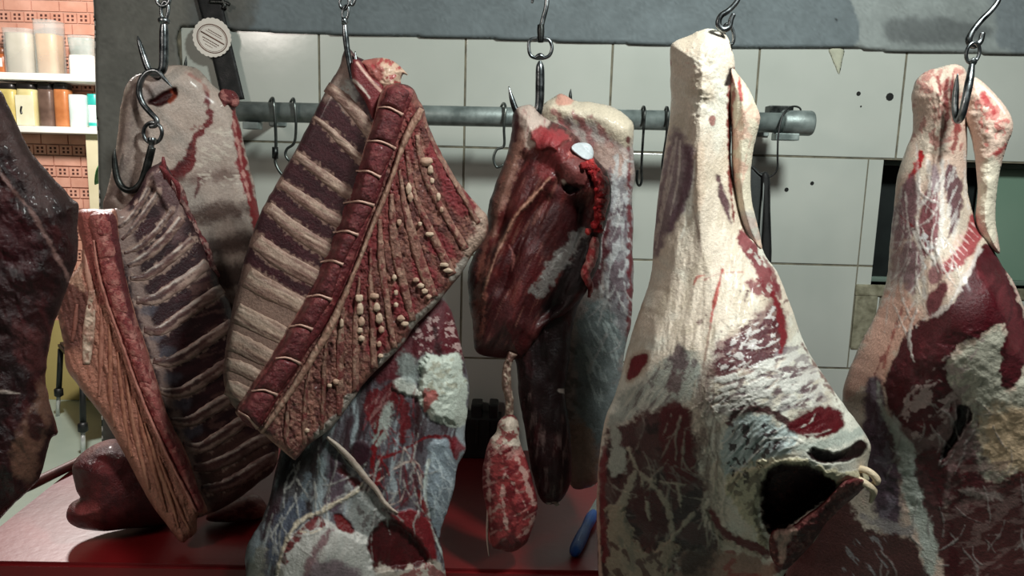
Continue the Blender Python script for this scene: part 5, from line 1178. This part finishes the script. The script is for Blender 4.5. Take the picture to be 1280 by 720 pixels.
Slab(lgC, band_outline([(408, 546), (424, 560), (442, 578), (456, 596), (470, 612), (484, 632), (498, 642)], [2, 4, 4.5, 4, 3.4, 3, 1.2]), .006, 4, p, fatm, 'sinew', lc, step=1, back=.4, on=legc, lift=.004, n=1, rag=.8, rs=5)
# ------------------------------------------------------------------ big rib rack in the middle
rbB = Frame(450, 320, 1.08)
rm = empty('rib_rack', rbB.one(434, 66), 'big folded central rib rack with a red row of split vertebrae', 'ribs', None)
sx_y = [60, 108, 150, 195, 240, 275, 310, 345, 380, 420, 450, 480, 515, 560]
sx_x = [470, 480, 465, 450, 440, 425, 412, 395, 375, 350, 330, 312, 294, 280]
def depB(P):
    sx = np.interp(P[:, 1], sx_y, sx_x); d = P[:, 0]-sx-14
    return np.where(d < 0, .00042*d, -.00010*d)
p = Paint((50, 20, 26), 111)
p.speck((66, 30, 36), .52, (26, 6), 30, .7, .08)
p.blob([(420, 100), (436, 98), (446, 120), (440, 140), (424, 128)], (168, 168, 162), .85, 4, 4)
p.blob([(404, 112), (420, 96), (430, 64), (438, 64), (440, 92), (424, 112), (408, 126)], (150, 128, 118), .8, 4, 4)
p.strip([(440, 98, 1.4), (452, 112, 2), (462, 124, 1.5)], (200, 184, 172), .9, 1, 1)
p.blob([(284, 380), (300, 360), (380, 400), (350, 450), (320, 500), (284, 500)], (150, 122, 108), .8, 6, 5)
RB_ = [([(408, 108), (430, 124), (452, 150), (474, 182)], [7, 8, 9, 9]), ([(392, 146), (412, 162), (432, 182), (462, 212)], [3, 4.5, 6, 6]), ([(368, 192), (392, 210), (416, 228), (450, 252)], [5, 6.5, 7.5, 8]), ([(350, 228), (378, 248), (404, 266), (440, 286)], [6, 7.5, 8.5, 8]), ([(335, 258), (360, 280), (388, 300), (424, 322)], [7, 9, 10, 10]), ([(320, 300), (344, 320), (372, 336), (408, 354)], [10, 11.5, 11.5, 11]), ([(307, 345), (330, 359), (356, 372), (390, 388)], [13, 13.5, 12, 11]), ([(294, 390), (318, 402), (344, 414), (372, 428)], [13, 13, 12.5, 11]), ([(286, 424), (308, 434), (332, 446), (354, 456)], [13, 13, 12, 10]), ([(281, 454), (302, 460), (322, 470), (340, 478)], [8, 9, 9, 8]), ([(282, 484), (296, 488), (310, 496), (324, 504)], [10, 11, 11, 9])]
for ln, hw in RB_: p.strip([(a[0], a[1], w*1.12) for a, w in zip(ln, hw)], (132, 104, 93), .9, 1.2, 4.5, 4)
wall_o = [(430, 64), (436, 60), (446, 70), (462, 78), (474, 92), (486, 112), (492, 150), (476, 210), (458, 270), (436, 320), (410, 380), (370, 440), (340, 490), (310, 520), (290, 506), (283, 490), (279, 466), (284, 420), (294, 370), (310, 310), (325, 268), (345, 230), (370, 186), (394, 140), (411, 106), (424, 84)]
rw = Slab(rbB, wall_o, .016, 10, p, fmat, 'rib_wall', rm, step=1.4, back=.6, lift=depB, rag=1.0, rs=7)
for i, (ln, hw) in enumerate(RB_):
    q = np.array(ln, float); w = np.array(hw, float)
    p = Paint((160, 132, 116) if i > 5 else (146, 116, 104), 120+i)
    p.strip([(a[0], a[1]-b*.35, b*.25) for a, b in zip(q, w)], (182, 158, 142), .8, 3, 3)
    p.strip([(a[0], a[1]+b*.6, b*.12) for a, b in zip(q, w)], (112, 82, 74), .8, 2.5, 2)
    p.speck((104, 70, 66), .58, (26, 3), 30, .7, .05); p.speck((190, 168, 150), .6, (30, 3), 30, .6, .05)
    p.grain(.0012, (24, 3), 30, None, 3)
    Slab(rbB, band_outline(q, w), .0042, 10, p, fmat, 'rib', rm, step=1.2, back=.4, on=rw, lift=-.001, n=1, rag=1.3, rs=4)
# right, sawn face
p = Paint((112, 64, 56), 112)
p.speck((144, 96, 82), .52, (7, 16), -8, .8, .08); p.speck((78, 34, 32), .55, (6, 12), -8, .8, .06)
p.speck((170, 130, 112), .63, (3, 3), 0, .8, .03, [(300, 520), (420, 400), (500, 400), (420, 530), (370, 580)])
for a in ([(560, 215), (580, 236), (596, 262), (578, 272), (564, 258), (552, 236)], [(540, 180), (556, 205), (566, 232), (548, 222), (534, 196)], [(540, 282), (562, 300), (570, 322), (548, 322), (534, 306)], [(520, 318), (545, 338), (548, 358), (528, 356), (514, 338)], [(496, 350), (516, 370), (518, 396), (500, 398), (488, 376)], [(466, 400), (486, 420), (474, 448), (458, 440)]):
    p.blob(a, (118, 34, 40), .9, 3, 4)
p.strip([(534, 160, 2), (556, 196, 2.5), (580, 228, 3), (604, 266, 4)], (178, 136, 122), .85, 2, 3)
p.blob([(596, 262), (609, 268), (609, 290), (596, 312), (586, 322), (580, 308), (592, 290), (588, 276)], (176, 148, 132), .95, 3, 4)
for a in ([(578, 322), (586, 326), (572, 348), (562, 350), (566, 336)], [(546, 372), (556, 364), (546, 384), (520, 408), (512, 408), (516, 398)], [(498, 430), (506, 424), (494, 440), (472, 462), (466, 460), (474, 448)], [(432, 496), (446, 490), (444, 500), (430, 514)], [(412, 524), (430, 510), (424, 524), (404, 544), (392, 548), (396, 536)]):
    p.blob(a, (172, 162, 152), .9, 1.5, 2)
p.blob([(502, 150), (514, 130), (526, 150), (516, 200), (500, 240), (486, 290), (462, 330), (450, 320), (480, 250)], (128, 46, 46), .7, 5, 4)
p.blob([(430, 330), (470, 280), (470, 330), (452, 380), (424, 400), (404, 430), (400, 410)], (112, 34, 38), .8, 6, 5)
p.strip([(294, 516, 1.5), (312, 530, 2), (340, 552, 2.4), (366, 574, 1.6)], (190, 146, 128), .9, 1.2, 1.5)
p.grain(.003, (4, 9), -10, None, 4); p.grain(.0016, (2.4, 2.4), 0, None, 2)
fan = [(486, 106), (500, 104), (516, 110), (522, 122), (530, 136), (534, 152), (546, 186), (562, 212), (580, 236), (600, 260), (609, 270), (610, 290), (601, 306), (588, 322), (578, 340), (559, 364), (543, 383), (520, 406), (504, 430), (481, 453), (458, 476), (438, 504), (414, 535), (388, 554), (372, 572), (366, 574), (340, 552), (312, 530), (294, 516), (304, 500), (330, 462), (356, 424), (380, 386), (402, 348), (418, 312), (430, 276), (444, 240), (454, 196), (468, 150), (476, 118)]
rf_ = Slab(rbB, fan, .022, 10, p, cutm, 'sawn_face', rm, step=1.2, back=.7, lift=lambda P: depB(P)+.016, rag=.7, rs=6)
vl = [(479, 108), (466, 150), (452, 195), (442, 240), (427, 275), (414, 310), (397, 345), (377, 380), (352, 422), (331, 455), (313, 482), (296, 514)]
vr = [(516, 112), (505, 150), (490, 194), (477, 237), (461, 276), (446, 318), (430, 358), (407, 408), (385, 438), (372, 463), (352, 492), (322, 536)]
p = Paint((108, 40, 44), 113); p.speck((160, 86, 82), .57, (7, 7), 0, .7, .05); p.speck((84, 20, 26), .56, (8, 8), 0, .7, .06)
p.strip([(a[0], a[1], 1.6) for a in vl], (196, 150, 136), .9, 1.4, 1.2)
p.grain(.0016, (3, 3), 0, None, 2)
bk_s = Slab(rbB, vl+vr[::-1], .016, 12, p, cutm, 'backbone', rm, step=1.2, back=.3, on=rf_, lift=-.003, rag=.7, rs=6)
JT = [((482, 108), (514, 112)), ((471, 134), (504, 144)), ((457, 176), (495, 186)), ((444, 214), (476, 222)), ((428, 254), (468, 257)), ((415, 291), (448, 294)), ((399, 328), (429, 331)), ((382, 371), (415, 375)), ((359, 409), (391, 412)), ((343, 448), (376, 455)), ((313, 489), (347, 494)), ((296, 514), (322, 536))]
for i in range(len(JT)-1):
    (A, B), (A2, B2) = JT[i], JT[i+1]; A, B, A2, B2 = [np.array(q, float) for q in (A, B, A2, B2)]
    dn = (A2-A)/np.linalg.norm(A2-A)*2.2
    p = Paint((100, 36, 40), 140+i); p.speck((142, 84, 80), .56, (6, 4), 10, .6, .07); p.speck((76, 20, 26), .55, (9, 7), 0, .6, .06)
    p.grain(.0014, (3, 3), 0, None, 2)
    o = [A+dn+[3, 0], (A+B)/2+dn+[0, -4], B+dn-[2, 0], (B+B2)/2-[1, 0], B2-dn-[2, 0], (A2+B2)/2-dn+[0, -4], A2-dn+[3, 0], (A+A2)/2+[4, 0]]
    Slab(rbB, o, .008, 9, p, cutm, 'vertebra', bk_s.obj, step=1.2, back=.2, on=bk_s, lift=-.001, n=4, rag=.5, rs=4)
    p = Paint((196, 156, 140), 160+i)
    Slab(rbB, band_outline([A2+[1, 0], (A2+B2)/2+[0, -4], B2], [1.3, 1.5, 2.2]), .003, 2, p, fatm, 'disc', bk_s.obj, step=.9, back=.3, on=bk_s, lift=.003, n=5, rag=.5, rs=4)
BSr = [(528, 136), (519, 150), (509, 168), (499, 194), (487, 228), (475, 258), (462, 290), (450, 322), (436, 356), (424, 384), (410, 414), (392, 444), (376, 470), (357, 498), (340, 522), (326, 542)]
p = Paint((164, 126, 108), 114); p.speck((190, 158, 138), .54, (4, 9), -25, .9, .05); p.speck((116, 62, 54), .58, (3, 7), -25, .8, .05); p.grain(.002, (3, 6))
Slab(rbB, band_outline(BSr, [4, 5.5, 5, 3.6, 3.6, 3.6, 3.4, 3.2, 3.4, 4.5, 5.5, 5, 4.6, 4.4, 4, 2]), .008, 5, p, fatm, 'bone_strip', rm, step=1, back=.4, on=rf_, lift=.002, n=1, rag=1.1, rs=5)
SP = [([(531, 152), (546, 190), (570, 232), (598, 280)], [2, 2.4, 2.6, 3]), ([(520, 168), (530, 212), (552, 258), (584, 312)], [2.5, 4, 4.4, 5]), ([(510, 188), (517, 236), (536, 284), (565, 344)], [2.5, 4, 5, 5]), ([(499, 212), (506, 262), (520, 314), (542, 372)], [2.4, 4.4, 5, 4.6]), ([(488, 242), (492, 292), (503, 345), (518, 402)], [2.2, 4, 4.6, 4]), ([(476, 274), (478, 324), (484, 380), (492, 436)], [2, 4, 4.6, 4]), ([(463, 310), (462, 358), (465, 410), (468, 462)], [2, 3.6, 4, 3.4]), ([(448, 346), (446, 390), (446, 440), (446, 490)], [1.8, 3, 3.6, 3]), ([(430, 384), (427, 428), (425, 478), (422, 520)], [1.8, 3.4, 4, 3]), ([(408, 422), (404, 460), (403, 504), (402, 538)], [1.6, 3, 3.6, 2.6]), ([(386, 458), (382, 492), (382, 530), (382, 556)], [1.5, 2.6, 3, 2.2]), ([(362, 496), (360, 520), (358, 545), (360, 562)], [1.4, 2.2, 2.4, 1.8])]
for i, (ln, hw) in enumerate(SP):
    p = Paint((142, 100, 86) if i < 8 else (126, 88, 74), 180+i); p.speck((180, 146, 126), .55, (4, 10), 0, .8, .05); p.speck((96, 52, 46), .57, (3, 6), 0, .8, .05); p.grain(.002, (3, 5), 0, None, 3); p.speck((112, 44, 44), .58, (6, 9), 0, .8, .05)
    Slab(rbB, band_outline([(a[0]+1.5*math.sin(i*2.1+j), a[1]) for j, a in enumerate(ln)], [w*(1.15+.25*math.sin(i*1.7+j)) for j, w in enumerate(hw)]), .0038, 5, p, cutm, 'spine_bone', rm, step=1, back=.4, on=rf_, lift=0, n=1, rag=1.1, rs=5)
ND = [(533, 202, 8, 5.5), (538, 212, 3.5, 6), (511, 236, 3.6, 7), (513, 246, 3.4, 6), (537, 293, 5.5, 3.2), (525, 280, 2.6, 3), (499, 278, 3, 4), (449, 373, 5, 5.5), (450, 386, 4.5, 8), (452, 402, 4.2, 6), (450, 413, 3.6, 4), (452, 423, 4, 4), (468, 370, 6, 4), (471, 384, 4.2, 6), (474, 398, 4.5, 7), (477, 412, 3.6, 5), (493, 347, 3, 4), (495, 381, 3, 3.4), (501, 398, 5, 4), (506, 405, 5, 3.4), (495, 366, 2.6, 4), (520, 350, 4, 3.4), (526, 357, 4.4, 3.4), (531, 364, 4, 3.6), (536, 371, 3.6, 3.2), (555, 331, 6, 3), (560, 338, 6, 3), (420, 477, 4, 3.6), (412, 482, 3, 2.6), (427, 404, 2.6, 6), (474, 430, 3, 4), (476, 445, 3.6, 3), (548, 246, 3, 5), (552, 262, 2.6, 4), (384, 538, 3, 3), (540, 226, 3, 4)]
kk = 1.08/924
for i, (x, y, a, b) in enumerate(ND):
    ellipsoid('fat_nodule', rf_.at(x, y, .004), (a*kk, min(a, b)*kk*.8, b*kk), fatm, rm, (190, 164, 142) if i % 3 else (176, 142, 122), seed=i)
# pale knuckle and flap at the top
p = Paint((196, 164, 142), 115); p.speck((150, 44, 48), .56, (7, 7), 0, .9, .05); p.blob([(452, 76), (470, 74), (480, 84), (474, 100), (460, 96)], (140, 44, 48), .8, 3, 4); p.grain(.004, (7, 7))
Slab(rbB, [(450, 78), (462, 74), (474, 72), (484, 73), (494, 78), (501, 84), (510, 94), (504, 93), (501, 100), (500, 112), (486, 118), (470, 112), (458, 98)], .026, 14, p, fatm, 'knuckle', rm, step=1.1, back=.8, lift=-.012, rag=.8, rs=5)
p = Paint((108, 38, 42), 116); p.strip([(446, 78, 1.2), (460, 96, 1.6), (478, 116, 1.4)], (200, 160, 146), .9, 1, 1); p.strip([(442, 100, 1.2), (452, 110, 1.6), (462, 122, 1.2)], (206, 190, 178), .9, 1, 1)
Slab(rbB, [(440, 76), (450, 76), (462, 92), (480, 108), (474, 132), (466, 150), (458, 130), (446, 112), (440, 98)], .012, 6, p, fmat, 'top_flap', rm, step=1.1, back=.6, lift=.004, rag=.7, rs=6)
# ------------------------------------------------------------------ pale slab behind the dark shoulder
sbA = Frame(735, 350, 1.33)
sb = empty('beef_slab', sbA.one(705, 125), 'pale slab with a cream fat top edge hanging behind the dark shoulder', 'meat', None)
p = Paint((142, 128, 124), 201)
p.speck((172, 158, 152), .52, (16, 24), 15, .7, .08)
p.blob([(676, 128), (700, 116), (740, 124), (786, 142), (796, 160), (788, 182), (766, 176), (744, 158), (718, 148), (690, 150), (676, 150)], (206, 192, 170), .95, 5, 4)
p.blob([(696, 118), (706, 112), (720, 122), (712, 130), (698, 130)], (196, 140, 124), .9, 2, 3)
for a in ([(690, 138, 2), (706, 156, 4), (722, 176, 3)], [(716, 140, 1.5), (732, 160, 4), (744, 184, 3)], [(738, 146, 1.2), (752, 162, 3), (764, 182, 3)], [(700, 150, 1), (712, 168, 2), (722, 190, 2)]): p.strip(a, (134, 70, 70), .8, 3, 4)
p.blob([(736, 186), (770, 184), (786, 200), (782, 240), (756, 250), (740, 220)], (166, 134, 122), .8, 6, 6)
p.blob([(756, 240), (776, 222), (790, 240), (790, 330), (784, 420), (762, 410), (756, 330)], (128, 124, 128), .9, 6, 6)
p.speck((90, 66, 74), .56, (10, 22), 5, .7, .06, [(750, 210), (792, 200), (790, 400), (752, 400)])
p.speck((186, 186, 186), .58, (7, 16), 5, .7, .05, [(752, 210), (790, 200), (788, 400), (754, 400)])
p.strip([(785, 170, 2.5), (787, 200, 2), (786, 250, 2), (789, 290, 3), (788, 340, 3), (788, 400, 3.5), (780, 440, 3)], (96, 24, 32), .9, 1.6, 3)
p.blob([(724, 250), (752, 230), (762, 290), (752, 350), (736, 360), (720, 320)], (72, 14, 24), .95, 4, 4)
p.blob([(736, 380), (762, 384), (782, 430), (776, 470), (764, 540), (740, 560), (722, 520), (718, 460), (722, 410)], (128, 138, 138), .95, 6, 6)
p.speck((206, 216, 214), .6, (2.5, 18), -22, .9, .04, [(726, 400), (776, 400), (774, 470), (748, 520), (726, 460)], .001)  # pale slanting streaks, highlights painted on the membrane
p.blob([(700, 560), (720, 525), (742, 545), (745, 600), (720, 612), (706, 600)], (150, 122, 106), .9, 5, 5)
p.speck((86, 80, 78), .55, (12, 10), 0, .6, .07, [(690, 420), (722, 420), (730, 520), (700, 600)])
webs(p, [(740, 200), (790, 190), (786, 420), (750, 420)], 24, 95, 50, (186, 182, 180), 21)
p.grain(.004, (14, 20), 10, None, 4)
out = [(672, 146), (678, 132), (690, 123), (702, 117), (720, 126), (740, 128), (764, 133), (782, 144), (792, 157), (791, 183), (794, 218), (790, 246), (792, 277), (791, 308), (792, 340), (791, 370), (789, 405), (780, 445), (772, 520), (760, 565), (748, 602), (722, 612), (710, 600), (700, 560), (690, 480), (682, 400), (674, 300), (668, 200)]
Slab(sbA, out, .03, 24, p, fmat, 'slab_sheet', sb, step=1.4, back=.5, rag=1.1, rs=7, feats=[([(690, 134, 12), (740, 144, 12), (784, 164, 12)], .012, 12)])
# ------------------------------------------------------------------ dark shoulder
shA = Frame(670, 300, 1.2)
sh = empty('beef_shoulder', shA.one(660, 135), 'dark brown-red shoulder with a bright red cut edge under the ring hook', 'meat', None)
p = Paint((34, 10, 12), 211); p.speck((54, 17, 20), .54, (10, 40), 5, .8, .08); p.speck((120, 96, 92), .63, (3, 22), 5, .8, .04, [(650, 480), (715, 470), (712, 620), (660, 620)])
p.blob([(668, 420), (708, 400), (710, 480), (704, 540), (680, 540), (664, 500)], (22, 7, 9), .95, 8, 5); p.strip([(700, 488, 2), (708, 490, 2.5), (712, 496, 1.2)], (176, 160, 150), .9, 1.2, 2)
p.grain(.004, (8, 30))
low = [(640, 380), (700, 300), (735, 300), (737, 350), (722, 385), (714, 420), (712, 450), (706, 488), (712, 530), (715, 588), (709, 614), (694, 630), (676, 624), (665, 588), (655, 530), (649, 500), (646, 460), (640, 430)]
hang = Slab(shA, low, .03, 22, p, fmat, 'hanging_flap', sh, step=1.4, back=.6, lift=-.035, rag=1, rs=7)
p = Paint((66, 19, 21), 212)
p.speck((92, 34, 32), .54, (9, 40), 24, .8, .08); p.speck((50, 13, 15), .55, (9, 50), 24, .8, .07)
p.speck((128, 82, 72), .65, (3, 34), 24, .7, .04)
p.blob([(646, 132), (664, 130), (676, 142), (688, 152), (674, 172), (662, 186), (654, 178), (650, 150)], (190, 170, 158), .9, 3, 3)
p.speck((140, 70, 72), .55, (3, 16), 10, .8, .06, [(646, 132), (688, 150), (660, 186)])
p.strip([(645, 140, 3), (642, 165, 5), (636, 190, 3)], (70, 14, 24), .9, 2, 2)
p.strip([(652, 168, 5), (640, 205, 8), (626, 245, 7), (616, 290, 5)], (146, 104, 90), .7, 4, 5)
for a in ([(634, 196, 3), (620, 240, 3.5), (610, 290, 3), (600, 340, 3)], [(604, 320, 3), (597, 370, 4.5), (594, 420, 4)], [(612, 320, 2), (605, 380, 2.4), (600, 430, 2)]): p.strip(a, (142, 82, 70), .8, 2, 3)
p.strip([(687, 222, 1.4), (668, 244, 2), (646, 268, 2), (630, 296, 2), (616, 330, 2), (602, 368, 1.6)], (164, 118, 100), .9, 1.2, 1.5, h=.002)
p.strip([(636, 306, 1), (642, 320, 1.4), (640, 338, 1)], (150, 90, 84), .8, 1, 1)
p.blob([(664, 168), (678, 158), (700, 162), (712, 170), (702, 180), (690, 186), (670, 184)], (138, 44, 48), .95, 2, 3, h=.006)
p.blob([(676, 184), (700, 180), (712, 178), (716, 196), (700, 214), (684, 226), (672, 214)], (110, 34, 36), .8, 4, 4)
p.speck((196, 120, 112), .6, (4, 8), 30, .8, .04, [(700, 175), (722, 172), (734, 200), (708, 236), (700, 200)])
p.blob([(700, 206), (712, 196), (732, 198), (738, 214), (728, 232), (712, 230), (702, 222)], (104, 52, 50), 1, 2.5, 2, h=.006)
p.strip([(704, 226, 1.6), (709, 234, 2.5), (716, 237, 2)], (200, 180, 170), .9, 1, 1)
p.blob([(706, 230), (716, 232), (724, 238), (712, 242), (706, 238)], DARK, 1, 1.5, 1, h=-.01)
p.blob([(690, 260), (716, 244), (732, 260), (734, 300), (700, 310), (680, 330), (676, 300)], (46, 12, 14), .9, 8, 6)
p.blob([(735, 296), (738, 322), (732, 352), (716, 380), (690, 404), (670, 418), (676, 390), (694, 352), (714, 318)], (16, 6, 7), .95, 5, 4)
p.strip([(727, 290, 6), (708, 314, 9), (690, 340, 9), (672, 364, 7)], (122, 116, 112), .9, 3, 5)
p.speck((70, 56, 58), .55, (4, 10), -35, .8, .05, [(730, 286), (676, 372), (662, 360), (716, 290)])
p.speck((200, 196, 192), .62, (3, 8), -35, .8, .04, [(730, 286), (676, 372), (662, 360), (716, 290)])
p.blob([(596, 430), (606, 424), (640, 436), (660, 412), (680, 392), (686, 400), (660, 440), (640, 450), (600, 446)], (64, 22, 22), .8, 5, 5)
p.grain(.004, (7, 36), 24, None, 4)
out = [(642, 140), (650, 133), (663, 131), (674, 140), (687, 151), (704, 158), (720, 170), (730, 184), (742, 196), (752, 206), (762, 219), (764, 246), (758, 277), (752, 296), (751, 318), (748, 333), (738, 354), (728, 372), (706, 392), (686, 404), (670, 424), (652, 446), (638, 448), (622, 447), (595, 440), (591, 407), (586, 372), (585, 340), (594, 315), (608, 286), (611, 257), (621, 226), (632, 199), (639, 168)]
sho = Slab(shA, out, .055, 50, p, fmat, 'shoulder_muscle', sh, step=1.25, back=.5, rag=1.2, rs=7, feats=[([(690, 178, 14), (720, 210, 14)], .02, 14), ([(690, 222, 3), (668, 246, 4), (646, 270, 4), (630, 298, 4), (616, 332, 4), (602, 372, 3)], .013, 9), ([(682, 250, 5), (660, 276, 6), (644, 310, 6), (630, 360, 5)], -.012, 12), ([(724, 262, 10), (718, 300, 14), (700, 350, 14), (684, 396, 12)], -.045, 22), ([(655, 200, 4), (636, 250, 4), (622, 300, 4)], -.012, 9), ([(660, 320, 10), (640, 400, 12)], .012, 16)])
p = Paint((158, 22, 28), 213); p.speck((206, 84, 80), .6, (5, 5), 0, .8, .05); p.speck((100, 10, 16), .55, (6, 6), 0, .8, .05); p.grain(.008, (6, 6), 0, None, 3)
Slab(shA, band_outline([(734, 196), (744, 216), (752, 232), (752, 254), (749, 276), (746, 292)], [5, 8, 10, 9, 7, 4]), .016, 7, p, cutm, 'bright_cut_fat', sh, step=1, back=.4, on=sho, lift=-.002, n=1, rag=2.2, rs=5)
path = spline([(736, 200), (744, 218), (751, 234), (751, 254), (748, 276), (745, 294)], 8, False); rd = random.Random(7)
for i in range(30):
    q = path[rd.randrange(len(path))]+[rd.gauss(0, 4.5), rd.gauss(0, 3)]; r = rd.uniform(.0028, .0062)
    ellipsoid('fat_lump', sho.at(min(q[0], 759), q[1], .009+rd.uniform(0, .008)), (r, r*.9, r*rd.uniform(.8, 1.3)), cutm, sh, [(170, 24, 30), (196, 60, 58), (140, 14, 20)][i % 3], seed=i)
p = Paint((170, 60, 62), 214); p.speck((210, 160, 150), .55, (4, 6), 0, .9, .05); p.grain(.005, (5, 6), 0, None, 3)
Slab(shA, band_outline([(744, 296), (742, 312), (738, 328), (732, 342), (738, 360), (736, 372)], [4, 7, 7, 6, 4, 2]), .014, 6, p, cutm, 'pink_cut_fat', sh, step=1, back=.4, on=sho, lift=0, n=1, rag=1.6, rs=5)
p = Paint((196, 202, 206), 215)
Slab(shA, [(714, 186), (718, 180), (728, 178), (738, 181), (742, 190), (740, 199), (732, 200), (722, 194)], .012, 6, p, fatm, 'white_cartilage', sh, step=1, back=.6, on=sho, lift=.006, n=4)
for i, (x, y) in enumerate(((686, 628), (692, 626), (696, 630))): ellipsoid('fat_crumb', shA.one(x, y, -.025), (.005, .004, .0035), fatm, sh, (196, 178, 166), seed=i)
# ------------------------------------------------------------------ little strip dangling over the counter
stA = Frame(638, 600, 1.175)
sm_ = empty('meat_strip', stA.one(640, 450), 'small red meat strip with white fat veins dangling over the counter', 'meat', None)
p = Paint((100, 27, 32), 221)
p.speck((150, 60, 60), .55, (10, 14), 20, .7, .07)
p.blob([(612, 548), (622, 528), (634, 520), (646, 522), (650, 550), (640, 560), (628, 556), (620, 562)], (198, 184, 168), .85, 3, 6, 8)
p.speck((130, 40, 44), .55, (7, 7), 0, .9, .05, [(612, 548), (634, 520), (650, 550), (628, 562)])
for a in ([(612, 560, 1.2), (610, 590, 1.6), (612, 620, 1.4), (614, 660, 1.2)], [(624, 560, 1.2), (630, 585, 1.2), (628, 620, 1), (634, 660, 1)], [(640, 560, 1.6), (652, 585, 2), (660, 610, 2.2), (668, 630, 1.4)], [(668, 645, 2), (660, 662, 3), (650, 672, 1.6)], [(630, 590, .7), (646, 612, .9), (660, 640, .7)], [(616, 640, 1.4), (624, 632, 1.8), (628, 640, 1)]): p.strip(a, (186, 150, 140), .75, 1, 2.8)
p.speck((176, 130, 122), .66, (14, 5), -30, .6, .04)
p.grain(.003, (9, 9))
Slab(stA, [(620, 540), (622, 530), (628, 522), (640, 518), (648, 528), (650, 552), (661, 582), (669, 615), (672, 634), (665, 662), (657, 680), (641, 690), (624, 687), (614, 680), (609, 645), (603, 606), (605, 574), (611, 552)], .04, 28, p, fmat, 'strip_body', sm_, step=1.1, back=.6, rag=1, rs=6)
p = Paint((112, 88, 76), 222); p.speck((80, 40, 38), .54, (4, 10), 0, .9, .06); p.speck((206, 190, 170), .6, (4, 6), 0, .8, .05); p.grain(.004, (5, 8))
Slab(stA, band_outline([(642, 440), (634, 458), (633, 480), (637, 500), (636, 526)], [6, 5, 6, 5, 6]), .01, 5, p, fatm, 'sinew_cord', sm_, step=1, back=1, n=1, rag=1.4, rs=6)
curl_tubes(sm_, stA, 'fat_string', [[(612, 600, .01), (610, 640, .008), (609, 670, .004), (611, 695, .002)]], 1.5, (190, 160, 148), 0)
# ------------------------------------------------------------------ light
def area(name, loc, to, size, power, col=(1, 1, 1), shape='DISK', size2=None):
    d = bpy.data.lights.new(name, 'AREA'); d.shape = shape; d.size = size; d.energy = power; d.color = col
    if size2: d.size_y = size2
    o = bpy.data.objects.new(name, d); C.objects.link(o); o.location = loc
    o.rotation_euler = (Vector(to)-Vector(loc)).to_track_quat('-Z', 'Y').to_euler(); return o
area('ceiling_lamp', (.55, .42, 2.47), (.2, 1.6, 1.2), .2, 25, (.93, 1, .96))
area('left_fill_lamp', (-1.1, .15, 2.25), (-.5, 1.4, 1.1), .3, 6.5, (1, .9, .82))  # added fill from the left front, warms the left rack's sawn face
kd = bpy.data.lights.new('kitchen_lamp', 'POINT'); kd.energy = 290; kd.shadow_soft_size = .12; kd.color = (1, .95, .9)
ko = bpy.data.objects.new('kitchen_lamp', kd); C.objects.link(ko); ko.location = (-1.75, 3.0, 2.7)
w = bpy.data.worlds.new('world'); bpy.context.scene.world = w; w.use_nodes = True
w.node_tree.nodes['Background'].inputs['Color'].default_value = (.8, .95, 1, 1)
w.node_tree.nodes['Background'].inputs['Strength'].default_value = .022
vs = bpy.context.scene.view_settings
vs.view_transform = 'Standard'; vs.look = 'None'; vs.gamma = 1; vs.use_curve_mapping = False; vs.exposure = 0
